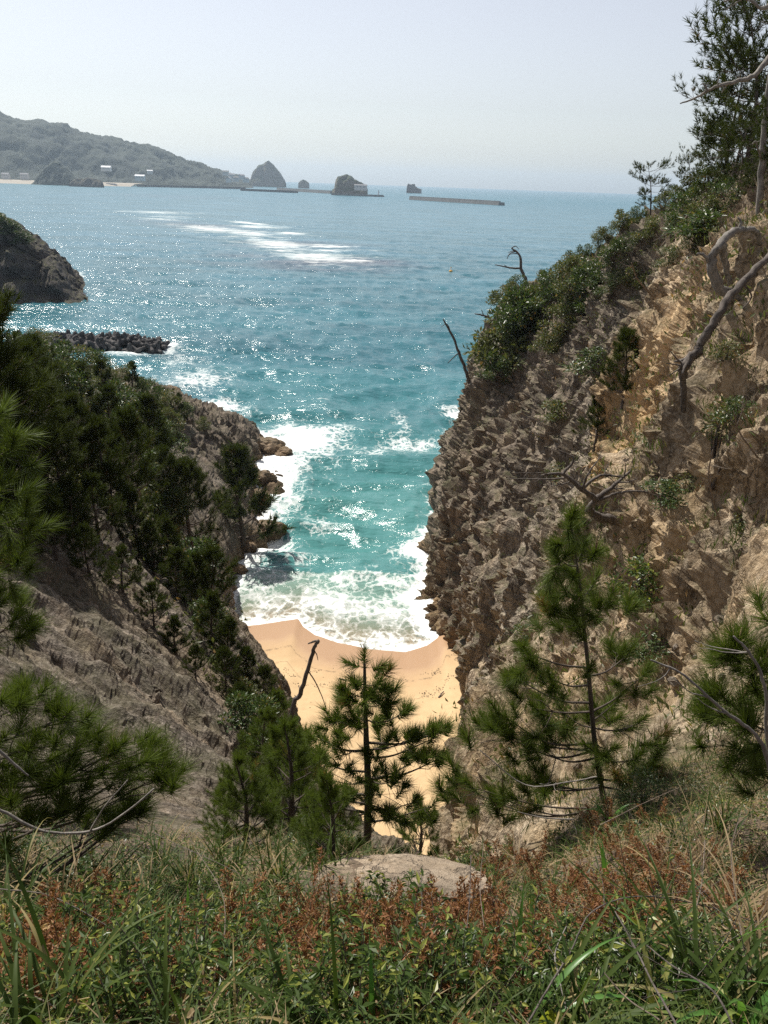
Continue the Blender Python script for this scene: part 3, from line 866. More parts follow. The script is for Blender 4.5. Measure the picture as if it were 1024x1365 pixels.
def make_dead(paths, sides=7, seed=0, knob=0.25):
    """dead wood from hand drawn limbs: list of (points, r0, r1)"""
    rng = np.random.default_rng(seed)
    mb = MB()
    for pts, r0, r1 in paths:
        q = smooth_path(pts, 5) if len(pts) > 2 else np.array([np.asarray(pts[0]) + (np.asarray(pts[1]) - np.asarray(pts[0])) * u for u in np.linspace(0, 1, 5)])
        q = q + rng.normal(0, 1, q.shape) * np.linspace(r0, r1, len(q))[:, None] * 0.18
        tube(mb, q, np.linspace(r0, r1, len(q)), sides, knob, rng)
    return mb

def twigs(paths, rng, depth=2, frac=0.5, num=4, wob=0.16):
    """adds forking twigs to limbs"""
    out = list(paths); cur = list(paths)
    for k in range(depth):
        nx = []
        for pts, r0, r1 in cur:
            P = np.asarray(pts, float); Lb = np.linalg.norm(P[-1] - P[0])
            for j in range(num):
                u = 0.35 + 0.6 * rng.random(); x = u * (len(P) - 1); i = min(int(x), len(P) - 2)
                b = P[i] + (P[i + 1] - P[i]) * (x - i); d = nrm(P[i + 1] - P[i])
                d = nrm(d + nrm(rng.normal(0, 1, 3)) * 0.95)
                r = (r0 + (r1 - r0) * u) * 0.55
                nx.append((wob_path(b, d, Lb * frac * (0.5 + 0.7 * rng.random()), 4, rng, wob), r, r * 0.35))
        out += nx; cur = nx
    return out

# ------------------------------------------------------------------ where things stand
def grid_bvh(me):
    vs = [v.co[:] for v in me.vertices]
    return BVHTree.FromPolygons(vs, [p.vertices[:] for p in me.polygons])
BV = {'cliff': grid_bvh(me_r), 'hill': grid_bvh(me_l), 'bank': grid_bvh(me_b), 'sand': grid_bvh(me_s)}
def hit(px, py, only=None):
    for k in range(16):
        h = hit1(px, py + 4 * k, only)
        if h is not None: return h
    return hit1(px, py)
def hit1(px, py, only=None):
    d = Vector(ray(px, py)).normalized()
    best = None
    for k, b in BV.items():
        if only and k not in only: continue
        h = b.ray_cast(Vector(EYE), d)
        if h[0] is not None and (best is None or h[3] < best[3]):
            best = h
    return np.array(best[0]) if best else None
def ground(x, y, only=None):
    best = None
    for k, b in BV.items():
        if only and k not in only: continue
        h = b.ray_cast(Vector((x, y, 120)), Vector((0, 0, -1)))
        if h[0] is not None and (best is None or h[0].z > best):
            best = h[0].z
    return best if best is not None else 0.0
def depth_of(p):
    return float(np.dot(p - EYE, CMn @ np.array([0, 0, -1.0])))
def px_to_m(p, px):
    return px * depth_of(p) / F
# ================================================================== trees and dead wood of the two slopes
rng = np.random.default_rng(11)
PV = [make_pine(4.0, 100 + i, spread=0.36 + 0.03 * i, bare=0.14 + 0.03 * (i % 3), whorls=9, nb=5, n=44, L=0.20, wd=0.017, tuft_s=0.26, sub=5,
                lean=(0.05 * ((i % 3) - 1), 0.03), sides=5, up0=0.1, up1=1.0) for i in range(6)]
PVF = [make_pine(4.0, 140 + i, spread=0.42, bare=0.10, whorls=8, nb=5, n=24, L=0.26, wd=0.036, tuft_s=0.30, sub=5, sides=5) for i in range(4)]
proto = {}
def put_pine(lib, k, base, h, label, group=None, mat=None, rz=None, tilt=None, cat='pine tree'):
    key = (id(lib), k % len(lib))
    rz = rng.random() * 6.28 if rz is None else rz
    if key not in proto:
        r = pine('pine_tree', lib[k % len(lib)], label, base, rz, group, mat, cat)
        r.scale = (h / 4.0,) * 3
        if tilt: r.rotation_euler = (tilt[0], tilt[1], rz)
        proto[key] = r
        return r
    r = dup(proto[key], base, rz, h / 4.0, label, group, tilt)
    if group is None and 'group' in r: del r['group']
    return r

G_LEFT = 'pines in the thicket on the left slope'
crowd = 'dark young pine crowded into the thicket that covers the left slope'
left_pines = [  # px, py of the base, height in px, label or None for the crowd
 (-14,650,300,'tall dark pine at the left edge, its crown rising over the thicket to the tetrapods'),
 (176,705,150,'slim upright pine with a thin bare trunk in the middle of the left slope'),
 (205,640,105,'pointed pine standing above the thicket just left of the grey rock point'),
 (258,748,130,'leafy pine at the right edge of the left thicket above the shore rocks'),
 (322,728,128,'dark ragged pine on the shore rocks, its branches standing out against the surf'),
 (280,828,100,'lowest dark pine on the left shore, cut out against the white swash'),
 (178,530,44,'tiny bushy pine on the skyline of the left ridge below the tetrapod breakwater'),
 (30,640,130,None),(62,640,130,None),(100,640,110,None),(140,672,110,None),(60,540,85,None),(110,575,85,None),(20,570,95,None),(150,600,80,None),
 (220,700,100,None),(130,720,90,None),(185,742,90,None),(225,775,85,None),(262,815,80,None),(235,800,70,None),(90,690,120,None),(40,710,110,None),(10,700,120,None),
 (285,862,80,None),(305,890,70,None),(332,925,65,None),(300,920,62,None),(352,950,70,None),(240,560,34,None),(140,545,60,None),(75,600,100,None),(165,650,85,None),
 (322,965,60,None),(205,765,70,None),(150,700,80,None),(115,660,90,None),(30,735,90,None),(75,745,80,None),(120,765,70,None),(165,790,66,None),(205,835,60,None),(235,870,56,None),(262,905,52,None),(20,700,110,None),(95,715,80,None),(10,640,190,None),(40,600,130,None),(45,590,95,None),
]
for i, (px, py, hp, lb) in enumerate(left_pines):
    b = hit(px, py, ('hill',))
    if b is None: continue
    lib = PV if b[1] < 60 else PVF
    put_pine(lib, i, b - np.array([0, 0, .1]), px_to_m(b, hp) * 1.06, lb or crowd, G_LEFT)

# gully pines below the lip
G_GUL = 'pines filling the gully below the bank'
PG = [make_pine(4.0, 200 + i, spread=0.40, bare=0.10, whorls=9, nb=5, n=62, L=0.20, wd=0.010, tuft_s=0.24, sub=4, sides=6, lean=(0.06 * (i - 1), 0), up0=0.15, up1=1.15) for i in range(4)]
gully = [(560,1152,105,0,'small open pine just behind the flat rock, sand showing through its branches'),
 (392,1120,185,2,'dense dark pine left of the central pine, below the dead snag'),
 (330,1130,165,3,'dark pine at the left of the gully thicket beside the bare slab'),
 (445,1150,150,0,None),(350,1060,130,2,None),(300,1115,90,0,None),(400,1040,100,3,None),(420,1150,120,2,None),(370,1000,95,0,None)]
for i, (px, py, hp, k, lb) in enumerate(gully):
    b = hit(px, py, ('hill', 'bank', 'cliff'))
    if b is None: continue
    put_pine(PG, k, b - np.array([0, 0, .1]), px_to_m(b, hp) * 1.04, lb or 'dark bushy pine packed among the others in the gully above the sand', G_GUL, M_NEEDLE_N)

# pines and shrubs of the right cliff
SHR = [make_shrub(2.2, 3.0 - .3 * i, 300 + i, nleaf=2400 - 250 * i, L=0.18 - .02 * i, W=0.085 - .012 * i, clumps=24 - 3 * i, flat=.7, stems=9) for i in range(4)]
SHS = [make_shrub(1.0, 1.4, 320 + i, nleaf=700, L=0.11, W=0.05, clumps=12) for i in range(3)]
sproto = {}
def put_shrub(lib, k, base, h, label, group=None, mat=None, cat='shrub', name='shrub', sx_=1.0, h0=None):
    h0 = h0 or (2.2 if lib is SHR else 1.0)
    key = (id(lib), k % len(lib), mat.name if mat else '')
    rz = rng.random() * 6.28
    if key not in sproto:
        ms = lib[k % len(lib)]
        if mat is not None:
            ms = (ms[0], ms[1].copy()); ms[1].materials.clear()
        r = shrub(name, ms, label, base, rz, group, mat, cat)
        r.scale = (h / h0 * sx_, h / h0 * sx_, h / h0)
        sproto[key] = r
        return r
    r = dup(sproto[key], base, rz, (h / h0 * sx_, h / h0 * sx_, h / h0), label, group)
    r.name = name
    if group is None and 'group' in r: del r['group']
    return r

G_RS = 'shrubs along the crest of the right cliff'
crest = 'dense dark green shrub on the seaward crest of the right cliff'
for i, (px, py, hp, k, lb) in enumerate([
 (682,488,92,0,'large dark shrub hanging over the seaward tip of the right cliff'),(662,508,44,1,None),(690,470,85,2,None),(712,430,60,3,None),(700,450,70,0,None),(735,420,62,1,None),(760,400,60,2,None),
 (682,446,44,3,None),(790,380,50,0,None),(752,440,50,1,None),(818,360,45,2,None),(845,340,44,3,None),(735,470,40,0,None),(780,420,48,1,None),(815,395,45,3,None),
 (870,325,42,1,None),(895,318,40,2,None),(915,290,46,0,None),(940,300,50,1,None),(925,330,42,2,None),(890,350,36,3,None),(850,380,36,0,None),(960,285,60,3,None)]):
    b = hit(px, py, ('cliff',))
    if b is None: continue
    put_shrub(SHR, k, b - np.array([0, 0, .25]), px_to_m(b, hp), lb or crest, G_RS, M_LEAF if i % 3 else M_LEAF_O)

for i, (px, dy, hp) in enumerate([(672,8,34),(688,8,30),(722,8,26),(742,6,26),(762,6,30),(778,6,24),(798,5,34),(815,5,26),(832,6,30),(850,6,26),(884,6,30),(900,6,34),(925,8,34),(945,8,36)]):
    h_ = None
    for py in range(230, 480, 2):
        h_ = hit1(px, py + dy, ('cliff',))
        if hit1(px, py, ('cliff',)) is not None: break
    if h_ is None: continue
    put_shrub(SHR, i, h_ - np.array([0, 0, .25]), px_to_m(h_, hp), 'low dark shrub on the right cliff skyline between sea tip and tall pines', 'low shrubs on the right skyline', M_LEAF if i % 2 else M_LEAF_O)
for i in range(0, 34, 2):
    px, py = [(20,600),(60,570),(95,560),(130,600),(165,590),(40,660),(85,650),(120,640),(160,640),(195,600),(215,620),(175,680),(205,690),(240,660),(235,720),(120,690),(70,690),(150,735),(195,740),(215,800),(255,780),(250,840),(275,850),(295,905),(315,940),(10,560),(30,540),(100,610),(145,565),(185,620),(225,590),(265,700),(330,985),(270,880)][i]
    h_ = hit(px, py, ('hill',))
    if h_ is None: continue
    put_shrub(SHR, i, h_ - np.array([0, 0, .25]), px_to_m(h_, 48 + 14 * (i % 3)), 'dark green shrub filling a gap between the pines of the left thicket', 'shrubs of the left thicket', M_LEAF if i % 3 else M_LEAF_O)
# loose stones on the slab
G_LS = 'shrubs on the left ridge'
for i, (px, py, hp) in enumerate([(75,505,55),(105,508,50),(135,512,46),(160,525,46),(200,535,36),(225,552,34),(250,560,26),(120,540,45),(185,560,40),(90,540,60),(215,585,34),(60,480,50),(30,500,60),(270,572,20),(240,600,26)]):
    b = hit(px, py, ('hill',))
    if b is None: continue
    put_shrub(SHR, i, b - np.array([0, 0, .2]), px_to_m(b, hp), 'low olive green shrub on the crest of the left ridge below the tetrapods', G_LS, M_LEAF_O if i % 2 else M_LEAF)

# single plants on the rock face
for i, (px, py, hp, lib, k, mat, lb) in enumerate([
 (792,600,75,PV,1,None,'thin young pine growing from the middle of the cliff behind the dead branches'),
 (830,540,95,PV,2,None,'dark upright young pine in the gully of the cliff face beside the orange rock'),
 (945,640,0,None,0,None,None),
 (762,740,62,PV,3,None,'tufted young pine on the cliff directly above the near sapling'),
 (855,850,0,None,0,None,None)]):
    if lib is None: continue
    b = hit(px, py, ('cliff',))
    if b is None: continue
    put_pine(lib, k, b - np.array([0, 0, .1]), px_to_m(b, hp) * 1.05, lb, None)
TREE_B = make_shrub(2.0, 2.0, 350, nleaf=600, L=0.13, W=0.045, clumps=10, base=0.5, wr=0.035)
b = hit(948, 650, ('cliff',))
r = shrub('small_tree', TREE_B, 'small light green broadleaf tree with a dark trunk on the right cliff by the hollow', b, 0.4, None, M_LEAF_O, 'tree')
r.scale = (px_to_m(b, 120) / 2.0,) * 3
for i, (px, py, hp, w_, mat, lb) in enumerate([
 (855,790,52,1.3,M_LEAF_B,'bright grassy bush in the cleft of the right cliff behind the near sapling'),
 (880,668,34,1.6,M_LEAF,'low green bush on a ledge right of the dead branches'),
 (915,655,28,1.5,M_LEAF_O,'small olive bush on a ledge left of the small broadleaf tree'),
 (970,480,30,1.2,M_LEAF_O,'yellow green bush on the rock face right of the leaning dead trunk'),
 (930,320,40,2.0,M_LEAF,'dark bush at the top of the cliff left of the bleached root'),
 (985,700,26,1.5,M_LEAF_O,'small tuft of leaves on the bare rock at the right edge'),
 (800,500,34,1.8,M_LEAF,'mid green bush on the upper cliff left of the orange rock'),
 (735,560,28,1.6,M_LEAF_O,'small olive bush on the shaded middle of the cliff'),
 (860,870,40,1.4,M_LEAF,'leafy bush at the cliff foot right of the near sapling'),
 (985,560,34,1.3,M_LEAF,'dark leafy bush hanging on the cliff above the hollow'),
 (700,860,30,1.3,M_LEAF,'green bush on the rounded buttress beside the beach'),
 (745,640,24,1.4,M_LEAF_O,'little bush on the rock left of the dead branches')]):
    b = hit(px, py, ('cliff',))
    if b is None: continue
    put_shrub(SHS, i, b - np.array([0, 0, .1]), px_to_m(b, hp), lb, None, mat, 'bush', 'bush', w_)

# trees on the skyline at the top right
PT = [make_pine(4.0, 400 + i, spread=0.58, bare=0.30 - 0.1 * i, whorls=7, nb=4, n=22, L=0.17, wd=0.022, tuft_s=0.18, sub=8, lean=(-0.22, 0), sides=6, up0=0.0, up1=0.6, flat=True, dens=1.25, taper=0.020) for i in range(3)]
def skyline(px):
    for py in range(90, 420, 2):
        h = hit1(px, py, ('cliff',))
        if h is not None and h[1] < 75: return py
    return 330
for i, (px, dy, hp, k, lb) in enumerate([
 (868,6,62,0,'small flat topped pine alone on the skyline above the sea'),
 (918,8,52,1,'small thin pine on the skyline between the lone pine and the tall trees'),
 (968,16,160,0,'tall dark layered pine at the top of the cliff behind the bare branch'),
 (998,22,190,1,'broad dark pine behind the grey trunk at the top right'),
 (1034,20,250,2,'tallest pine at the right edge of the picture reaching the top'),
 (1014,52,100,2,'low bushy pine at the foot of the grey dead trunk'),
 (985,40,90,1,'low dark pine between the bleached root and the tall pines'),
 (950,22,95,2,'bushy pine at the left foot of the tall skyline trees'),
 (1040,70,110,0,'dark pine at the right edge just above the bleached root'),
 (935,10,60,2,'small dense pine on the skyline left of the tall trees'),
 (978,14,120,2,'thick dark pine between the two tall skyline pines')]):
    b = hit(px, skyline(px) + dy, ('cliff',))
    put_pine(PT, k, b - np.array([0, 0, .2]), px_to_m(b, hp), lb, None)

# ------------------------------------------------------------------ dead wood
def on_cliff(px, py, off=0.25, only=('cliff', 'hill', 'bank')):
    h = hit(px, py, only)
    return h + nrm(EYE - h) * off
def dead(name, label, paths, mat, cat='dead tree', seed=1, tw=None, sides=7, group=None):
    """paths in world points; the base of the first limb is the origin of the object"""
    r_ = np.random.default_rng(seed)
    o0 = np.asarray(paths[0][0][0], float)
    paths = [([np.asarray(p, float) - o0 for p in pts], a, b_) for pts, a, b_ in paths]
    if tw:
        paths = twigs(paths, r_, *tw)
    mb = make_dead(paths, sides, seed)
    o = obj(name, mb.mesh(name, True), mat, None, o0)
    return tag(o, label, cat, group)
def C(*pts, off=0.25):
    return [on_cliff(p[0], p[1], p[2] if len(p) > 2 else off) for p in pts]
def A(Y, *pts):
    return [at(p[0], p[1], Y + (p[2] if len(p) > 2 else 0)) for p in pts]

s_ = lambda p, q: px_to_m(np.asarray(p), q)
h0 = on_cliff(984, 398, .1); Yr = h0[1]
a = [h0] + A(Yr, (958,382,-.1),(949,354,-.2),(962,324,-.2),(985,306,0),(1006,308,.1),(1014,326,.4))
dead('bleached_root', 'thick arched grey root of a fallen tree at the top of the right cliff', [(a, s_(a[2], 8), s_(a[2], 3)), ([a[2]] + A(Yr, (938,340,-.3),(930,338,-.3)), s_(a[2], 3), s_(a[2], 1.2)), ([a[4]] + A(Yr, (988,296,0),(984,290,0)), s_(a[2], 2.4), s_(a[2], 1)), ([a[3]] + A(Yr, (966,350,.1),(974,378,.3)), s_(a[2], 6), s_(a[2], 3))], M_DEAD, 'dead tree', 3, None, 9)
h0 = on_cliff(911, 548, .15); Yl = h0[1]
a = A(Yl, (1050,318,.6),(1018,348,.2),(990,376,-.1),(966,405,-.3),(945,440,-.4),(930,468,-.4),(912,488,-.4))
b = [a[-1]] + A(Yl, (911,512,-.2)) + [h0]
e = [[a[-1]] + A(Yl, (893,468,-.6)), [a[-1]] + A(Yl, (888,484,-.6)), [a[-1]] + A(Yl, (892,500,-.5)), [a[2]] + A(Yl, (1002,395,0),(990,412,0))]
dead('leaning_trunk', 'long dark dead trunk leaning across the right cliff with splayed roots', [(a, s_(a[2], 4), s_(a[2], 7)), (b, s_(a[2], 6), s_(a[2], 3.4))] + [(q, s_(a[2], 1.6), s_(a[2], .6)) for q in e], M_DEADD, 'dead tree', 4, (1, .12, 2))
a = A(42, (961,235),(935,262),(915,287),(897,303),(880,317))
a = C((961,240,.3),(935,264,.3),(915,287,.3),(897,303,.3),(880,319,.3))
dead('fallen_log', 'pale bare log sloping down the skyline slope below the tall pines', [(a, s_(a[0], 2.0), s_(a[0], 3.2))], M_DEAD, 'log', 5)
a = C((975,250,.4),(958,262,.4),(940,276,.4))
dead('fallen_log', 'shorter pale log higher up under the tall pines on the skyline', [(a, s_(a[0], 1.5), s_(a[0], 2.2))], M_DEAD, 'log', 6)
b = hit(704, 385, ('cliff',)); Yb = b[1]
a = A(Yb, (706,392),(700,370),(695,358),(694,343),(688,335),(682,331))
dead('bare_tree', 'small leafless tree standing on the crest above the sea, bent to the left', [(a, s_(a[0], 2.6), s_(a[0], .9)), ([a[2]] + A(Yb, (682,357),(670,355),(660,353)), s_(a[0], 1.5), s_(a[0], .5)), ([a[4]] + A(Yb, (680,338),(676,345)), s_(a[0], .8), s_(a[0], .4)), ([a[5]] + A(Yb, (687,328),(692,332)), s_(a[0], .7), s_(a[0], .3))], M_DEADD, 'dead tree', 7, (1, .3, 2))
b = hit(640, 540, ('cliff',)); Yb = b[1] + 1.5
a = A(Yb, (632,540),(627,515),(620,492),(612,470),(602,446),(591,426))
dead('dead_snag', 'bare dark dead trunk leaning out over the water from the tip of the right cliff', [(a, s_(a[0], 3.0), s_(a[0], 1.0)), ([a[3]] + A(Yb, (603,478),(597,484)), s_(a[0], .9), s_(a[0], .4)), ([a[4]] + A(Yb, (596,432),(588,436)), s_(a[0], .6), s_(a[0], .3))], M_DEADD, 'dead tree', 8)
a = A(hit(668, 450, ('cliff',))[1], (655,424),(645,421),(633,418))
dead('dead_branch', 'short dead branch poking seaward out of the large crest shrub', [(a, .12, .05), ([a[1], a[1] + (a[2] - a[1]) * .3 + np.array([0, 0, .5])], .06, .03)], M_DEADD, 'branch', 9)
h0 = on_cliff(818, 694, .1); Yf = h0[1]
a = [h0] + A(Yf, (800,688,-.4),(785,680,-.7),(793,665,-.9),(776,652,-1.1),(750,632,-1.2),(722,634,-1.3))
b = [a[3]] + A(Yf, (815,650,-.8),(840,628,-.6)); e = [a[4]] + A(Yf, (800,634,-1.0),(830,636,-.8)); g = [a[5]] + A(Yf, (765,612,-1.1),(745,600,-1.1)); h_ = [a[4]] + A(Yf, (785,630,-1.2),(800,610,-1))
k_ = [a[5]] + A(Yf, (760,642,-1.1),(735,648,-1.2))
dead('fallen_tree', 'dead forked tree lying out from the middle of the right cliff', [(a, s_(a[2], 7), s_(a[2], 1.3)), (b, s_(a[2], 4), s_(a[2], 1.5)), (e, s_(a[2], 2.4), s_(a[2], 1)), (g, s_(a[2], 2), s_(a[2], .7)), (h_, s_(a[2], 1.8), s_(a[2], .6)), (k_, s_(a[2], 1.8), s_(a[2], .6))], M_DEADD, 'dead tree', 10, (2, .4, 3))
# grey dead pine at the top right, its limbs reach into the picture
T0 = hit(1014, skyline(1014) + 75, ('cliff',)); YD = T0[1]
a = [T0 - np.array([0, 0, .3])] + A(YD, (1016,215),(1021,150),(1030,70),(1042,-10),(1060,-110))
dead('dead_pine', 'grey barkless dead pine at the right edge with bare limbs against the sky', [(a, s_(a[1], 4.6), s_(a[1], 2.2)),
     ([a[3]] + A(YD - .4, (1005,101),(985,108),(960,114),(944,121),(926,131),(907,138)), s_(a[1], 3.6), s_(a[1], .8)),
     (A(YD - .5, (944,121),(938,112),(934,113)), s_(a[1], 1.2), s_(a[1], .5)), (A(YD - .5, (940,122),(944,110)), s_(a[1], .9), s_(a[1], .4)),
     ([a[4]] + A(YD - .4, (1018,12),(1004,2),(985,-2),(965,2)), s_(a[1], 3), s_(a[1], .9)), (A(YD - .4, (990,-2),(978,6),(967,14)), s_(a[1], 1.2), s_(a[1], .5)),
     ([a[4]] + A(YD - .2, (1014,-20),(1000,-30)), s_(a[1], 2), s_(a[1], .8)), ([a[1]] + A(YD - .5, (1008,190),(1004,192)), s_(a[1], 1.5), s_(a[1], .8))], M_DEAD, 'dead tree', 12, (1, .16, 2))
# snag in the gully
b = hit(385, 985, ('hill', 'bank', 'cliff')); Yb = 13.5
a = A(Yb, (372,990),(388,955),(400,925),(410,893),(418,866),(424,854))
g = ground(a[0][0], a[0][1]); a[0] = np.array([a[0][0], a[0][1], min(a[0][2], g - .1)])
dead('dead_snag', 'blackened leaning dead trunk in the gully, standing out against the sand', [(a, s_(a[1], 3.6), s_(a[1], 2.2)), ([a[5]] + A(Yb, (416,856),(411,858)), s_(a[1], 1.7), s_(a[1], .8)), ([a[3]] + A(Yb, (418,905),(428,925),(434,942)), s_(a[1], 1), s_(a[1], .5)), ([a[4]] + A(Yb, (422,872),(424,880)), s_(a[1], .9), s_(a[1], .4))], M_DEADD, 'dead tree', 13)
for i, (p1, p2, p3, lb) in enumerate([((940,262),(905,300),(880,330),'thin dead stick lying on the slope under the skyline trees'), ((870,395),(850,372),(842,350),'short pale stick caught on the upper cliff by the shrubs'), ((960,700),(945,640),(950,600),'thin dead stem hanging on the cliff at the right'), ((1010,610),(985,575),(978,548),'pale dead twig on the rock face above the hollow')]):
    h0 = on_cliff(*p1, .35); a = [h0] + A(h0[1] - .5, p2) + A(h0[1] - .8, p3)
    dead('dead_stick', lb, [(a, s_(a[0], 1.3), s_(a[0], .7))], M_TWIG, 'stick', 30 + i, (1, .35, 3))

# scrub and grass caught on the ledges: uncountable small cover
def scatter_on(me, count, seed, cond):
    r_ = np.random.default_rng(seed)
    nv = len(me.polygons)
    cen = np.empty(nv * 3); me.polygons.foreach_get('center', cen); cen = cen.reshape(-1, 3)
    nor = np.empty(nv * 3); me.polygons.foreach_get('normal', nor); nor = nor.reshape(-1, 3)
    ar = np.empty(nv); me.polygons.foreach_get('area', ar)
    pr = ar * cond(cen, nor)
    idx = r_.choice(nv, count, p=pr / pr.sum())
    return cen[idx], nor[idx], r_
def cover(name, me, count, seed, cond, mat, per, L, W, spread, up=0.6):
    c, n, r_ = scatter_on(me, count, seed, cond)
    dist = np.linalg.norm(c - EYE, axis=1)
    mb = MB()
    P = np.repeat(c, per, 0) + r_.normal(0, 1, (count * per, 3)) * spread * np.array([1, 1, .5])
    Nn = np.repeat(n, per, 0)
    P = P + Nn * 0.05
    D = nrm(r_.normal(0, .6, P.shape) + np.array([0, 0, up]) + Nn * .5)
    leaves(mb, P, D, nrm(Nn + r_.normal(0, .5, P.shape)), L, W, r_)
    stuff(name, mb.mesh(name), mat)
def c_up(cen, nor):     # upper part of the right cliff and its flatter ledges
    ridge = sstep(-6, 3, cen[:, 2] - (21 + 0.0 * cen[:, 0]) + 0.10 * (70 - cen[:, 1])*0 - 5)
    px_n = fbm(cen * .3, 3, 500)
    return (0.03 + 1.0 * sstep(.15, .6, nor[:, 2])) * (0.10 + ridge) * sstep(-.3, .35, px_n)
def up_vis(cen, nor):
    return c_up(cen, nor)
cover('scrub', me_r, 5200, 51, c_up, M_LEAF_O, 16, 0.17, 0.055, 0.30)
cover('cliff_grass', me_r, 2600, 52, lambda c, n: sstep(.1, .5, n[:, 2]) * sstep(-.1, .3, fbm(c * .5, 3, 510)) / (1 + (c[:, 1] / 25) ** 2), M_GRASS, 12, 0.20, 0.018, 0.10, 1.2)
cover('thicket_scrub', me_l, 6500, 53, lambda c, n: sstep(-.2, .25, fbm(c * .22, 3, 520)) * sstep(17.0, 20.5, c[:, 2] + 0.10 * (c[:, 1] - 30)) * sstep(20, 30, c[:, 1]) * sstep(95, 70, c[:, 1]) + 0.25 * sstep(7.0, 9, c[:, 2]) * sstep(75, 90, c[:, 1]), M_LEAF_O, 18, 0.20, 0.085, 0.36)
cover('slope_grass', me_l, 3600, 54, lambda c, n: sstep(-.05, .3, fbm(c * .55, 3, 530)) * sstep(.3, .6, n[:, 2]) / (1 + (c[:, 1] / 16) ** 2), M_DRY, 10, 0.16, 0.014, 0.10, 1.0)
cover('slope_herbs', me_l, 2600, 55, lambda c, n: sstep(.1, .35, fbm(c * .5, 3, 540)) * sstep(.2, .5, n[:, 2]) / (1 + (c[:, 1] / 22) ** 2), M_GRASS, 12, 0.13, 0.03, 0.12, 0.8)
# ================================================================== the plants at our feet
rng = np.random.default_rng(5)
cm = MB()
tube(cm, [(0, 0, 0), (0, 0, .5), (0.02, 0, 1.0)], [0.055, 0.06, 0.03], 6)
CANDLE = cm.mesh('shoot', True)

def custom_pine(name, label, trunk, r0, tuft_list, n, L, wd, seed, candle=0, ups=0.6, sub=3, mat=None, spread_Y=0.35, dark=False):
    """trunk: world points base to top; tuft_list: (px, py, nearer(-)/farther(+) m, size px)"""
    r_ = np.random.default_rng(seed)
    o0 = np.array(trunk[0], float)
    T = smooth_path(trunk, 6)
    wood, ned = MB(), MB()
    tube(wood, T - o0, r0 * np.linspace(1, 0.28, len(T)), 9, 0.18, r_)
    TP, TD, TS = [], [], []
    for (px, py, dY, sz) in tuft_list:
        Yt = np.interp(0, [0, 1], [T[:, 1].mean(), 0]) + dY
        tip = at(px, py, Yt)
        hd = np.hypot(*(T[:, :2] - tip[:2]).T)
        zt = tip[2] - 0.35 * hd
        k = np.argmin(np.abs(T[:, 2] - zt - r_.normal(0, .12) * hd) + 0.15 * hd)
        st = T[k]
        ln = np.linalg.norm(tip - st)
        m1 = st + (tip - st) * 0.45 + np.array([0, 0, -0.10 * ln]) + r_.normal(0, .03 * ln, 3)
        bp = smooth_path([st, m1, tip], 5)
        rb = min(r0 * 0.42, 0.006 + 0.012 * ln)
        if ln > 0.05:
            tube(wood, bp - o0, np.linspace(rb, rb * 0.35, len(bp)), 6, 0.15, r_)
        d = nrm(nrm(tip - m1) + np.array([0, 0, ups]))
        s = sz * depth_of(tip) / F
        s *= 1.25
        TP.append(tip - d * s * .4); TD.append(d); TS.append(s * 0.8)
        for j in range(sub):
            u = 0.55 + 0.4 * r_.random()
            b = bp[int(u * (len(bp) - 1))]
            e = tip + r_.normal(0, .55, 3) * s * np.array([1, 1, .7]) - d * s * .5
            if ln > 0.1:
                tube(wood, np.array([b, (b + e) / 2 + r_.normal(0, .02, 3), e]) - o0, [rb * .4, rb * .3, rb * .2], 4)
            d2 = nrm(nrm(e - b) * 0.8 + np.array([0, 0, ups]) + r_.normal(0, .25, 3))
            TP.append(e - d2 * s * .25); TD.append(d2); TS.append(s * 0.55)
    TP, TD, TS = np.array(TP), np.array(TD), np.array(TS)
    tufts(ned, TP - o0, TD, TS, n, L, wd, r_, 66, 24)
    r = thing(name, label, 'pine tree', o0)
    obj('trunk', wood.mesh('trunk', True), M_BARK, r)
    obj('crown', ned.mesh('crown'), mat or M_NEEDLE_N, r)
    D = nrm(TD); c = 0
    for i in np.argsort(-D[:, 2]):
        if c >= candle: break
        e0 = TP[i] - o0 + D[i] * TS[i]
        for q in range(r_.integers(1, 3)):
            co_ = obj('shoot', CANDLE, M_CANDLE, r, e0 - D[i] * .02)
            dv = Vector(nrm(D[i] * .3 + np.array([0, 0, 1.0]) + r_.normal(0, .12, 3)))
            co_.rotation_euler = dv.to_track_quat('Z', 'Y').to_euler()
            hgt_ = L * (0.5 + 0.5 * r_.random())
            co_.scale = (0.13, 0.13, hgt_)
            c += 1
    return r

Y0 = hit(808, 1066, ('bank',))[1]
tr = [hit(808, 1068, ('bank',)) - np.array([0, 0, .1])] + A(Y0, (797,1020),(790,960),(784,890),(778,830),(771,765),(762,705))
custom_pine('pine_tree', 'young pine sapling with long needles and pale candles in front of the right cliff', tr, .034,
  [(760,698,0,20),(776,735,.1,26),(742,742,-.1,24),(752,785,0,34),(790,780,.2,32),(728,812,-.2,34),(770,832,-.1,30),(812,800,.2,24),
   (705,872,-.2,34),(690,905,-.1,26),(735,905,-.3,34),(748,945,.2,28),(715,945,-.1,30),(662,948,-.2,32),(640,968,-.1,28),(680,985,-.3,34),(712,1000,-.3,36),(735,985,0,28),
   (838,872,.3,28),(858,900,.4,24),(822,935,.2,30),(850,965,-.1,32),(880,1000,.1,32),(846,1012,-.3,36),(872,1040,-.2,28),(815,1000,-.2,28),
   (630,1050,-.2,34),(660,1062,-.1,28),(604,1044,0,22),(694,1040,-.3,26),(736,1046,-.3,24)], 250, .19, .0046, 71, 44, .75, 4)

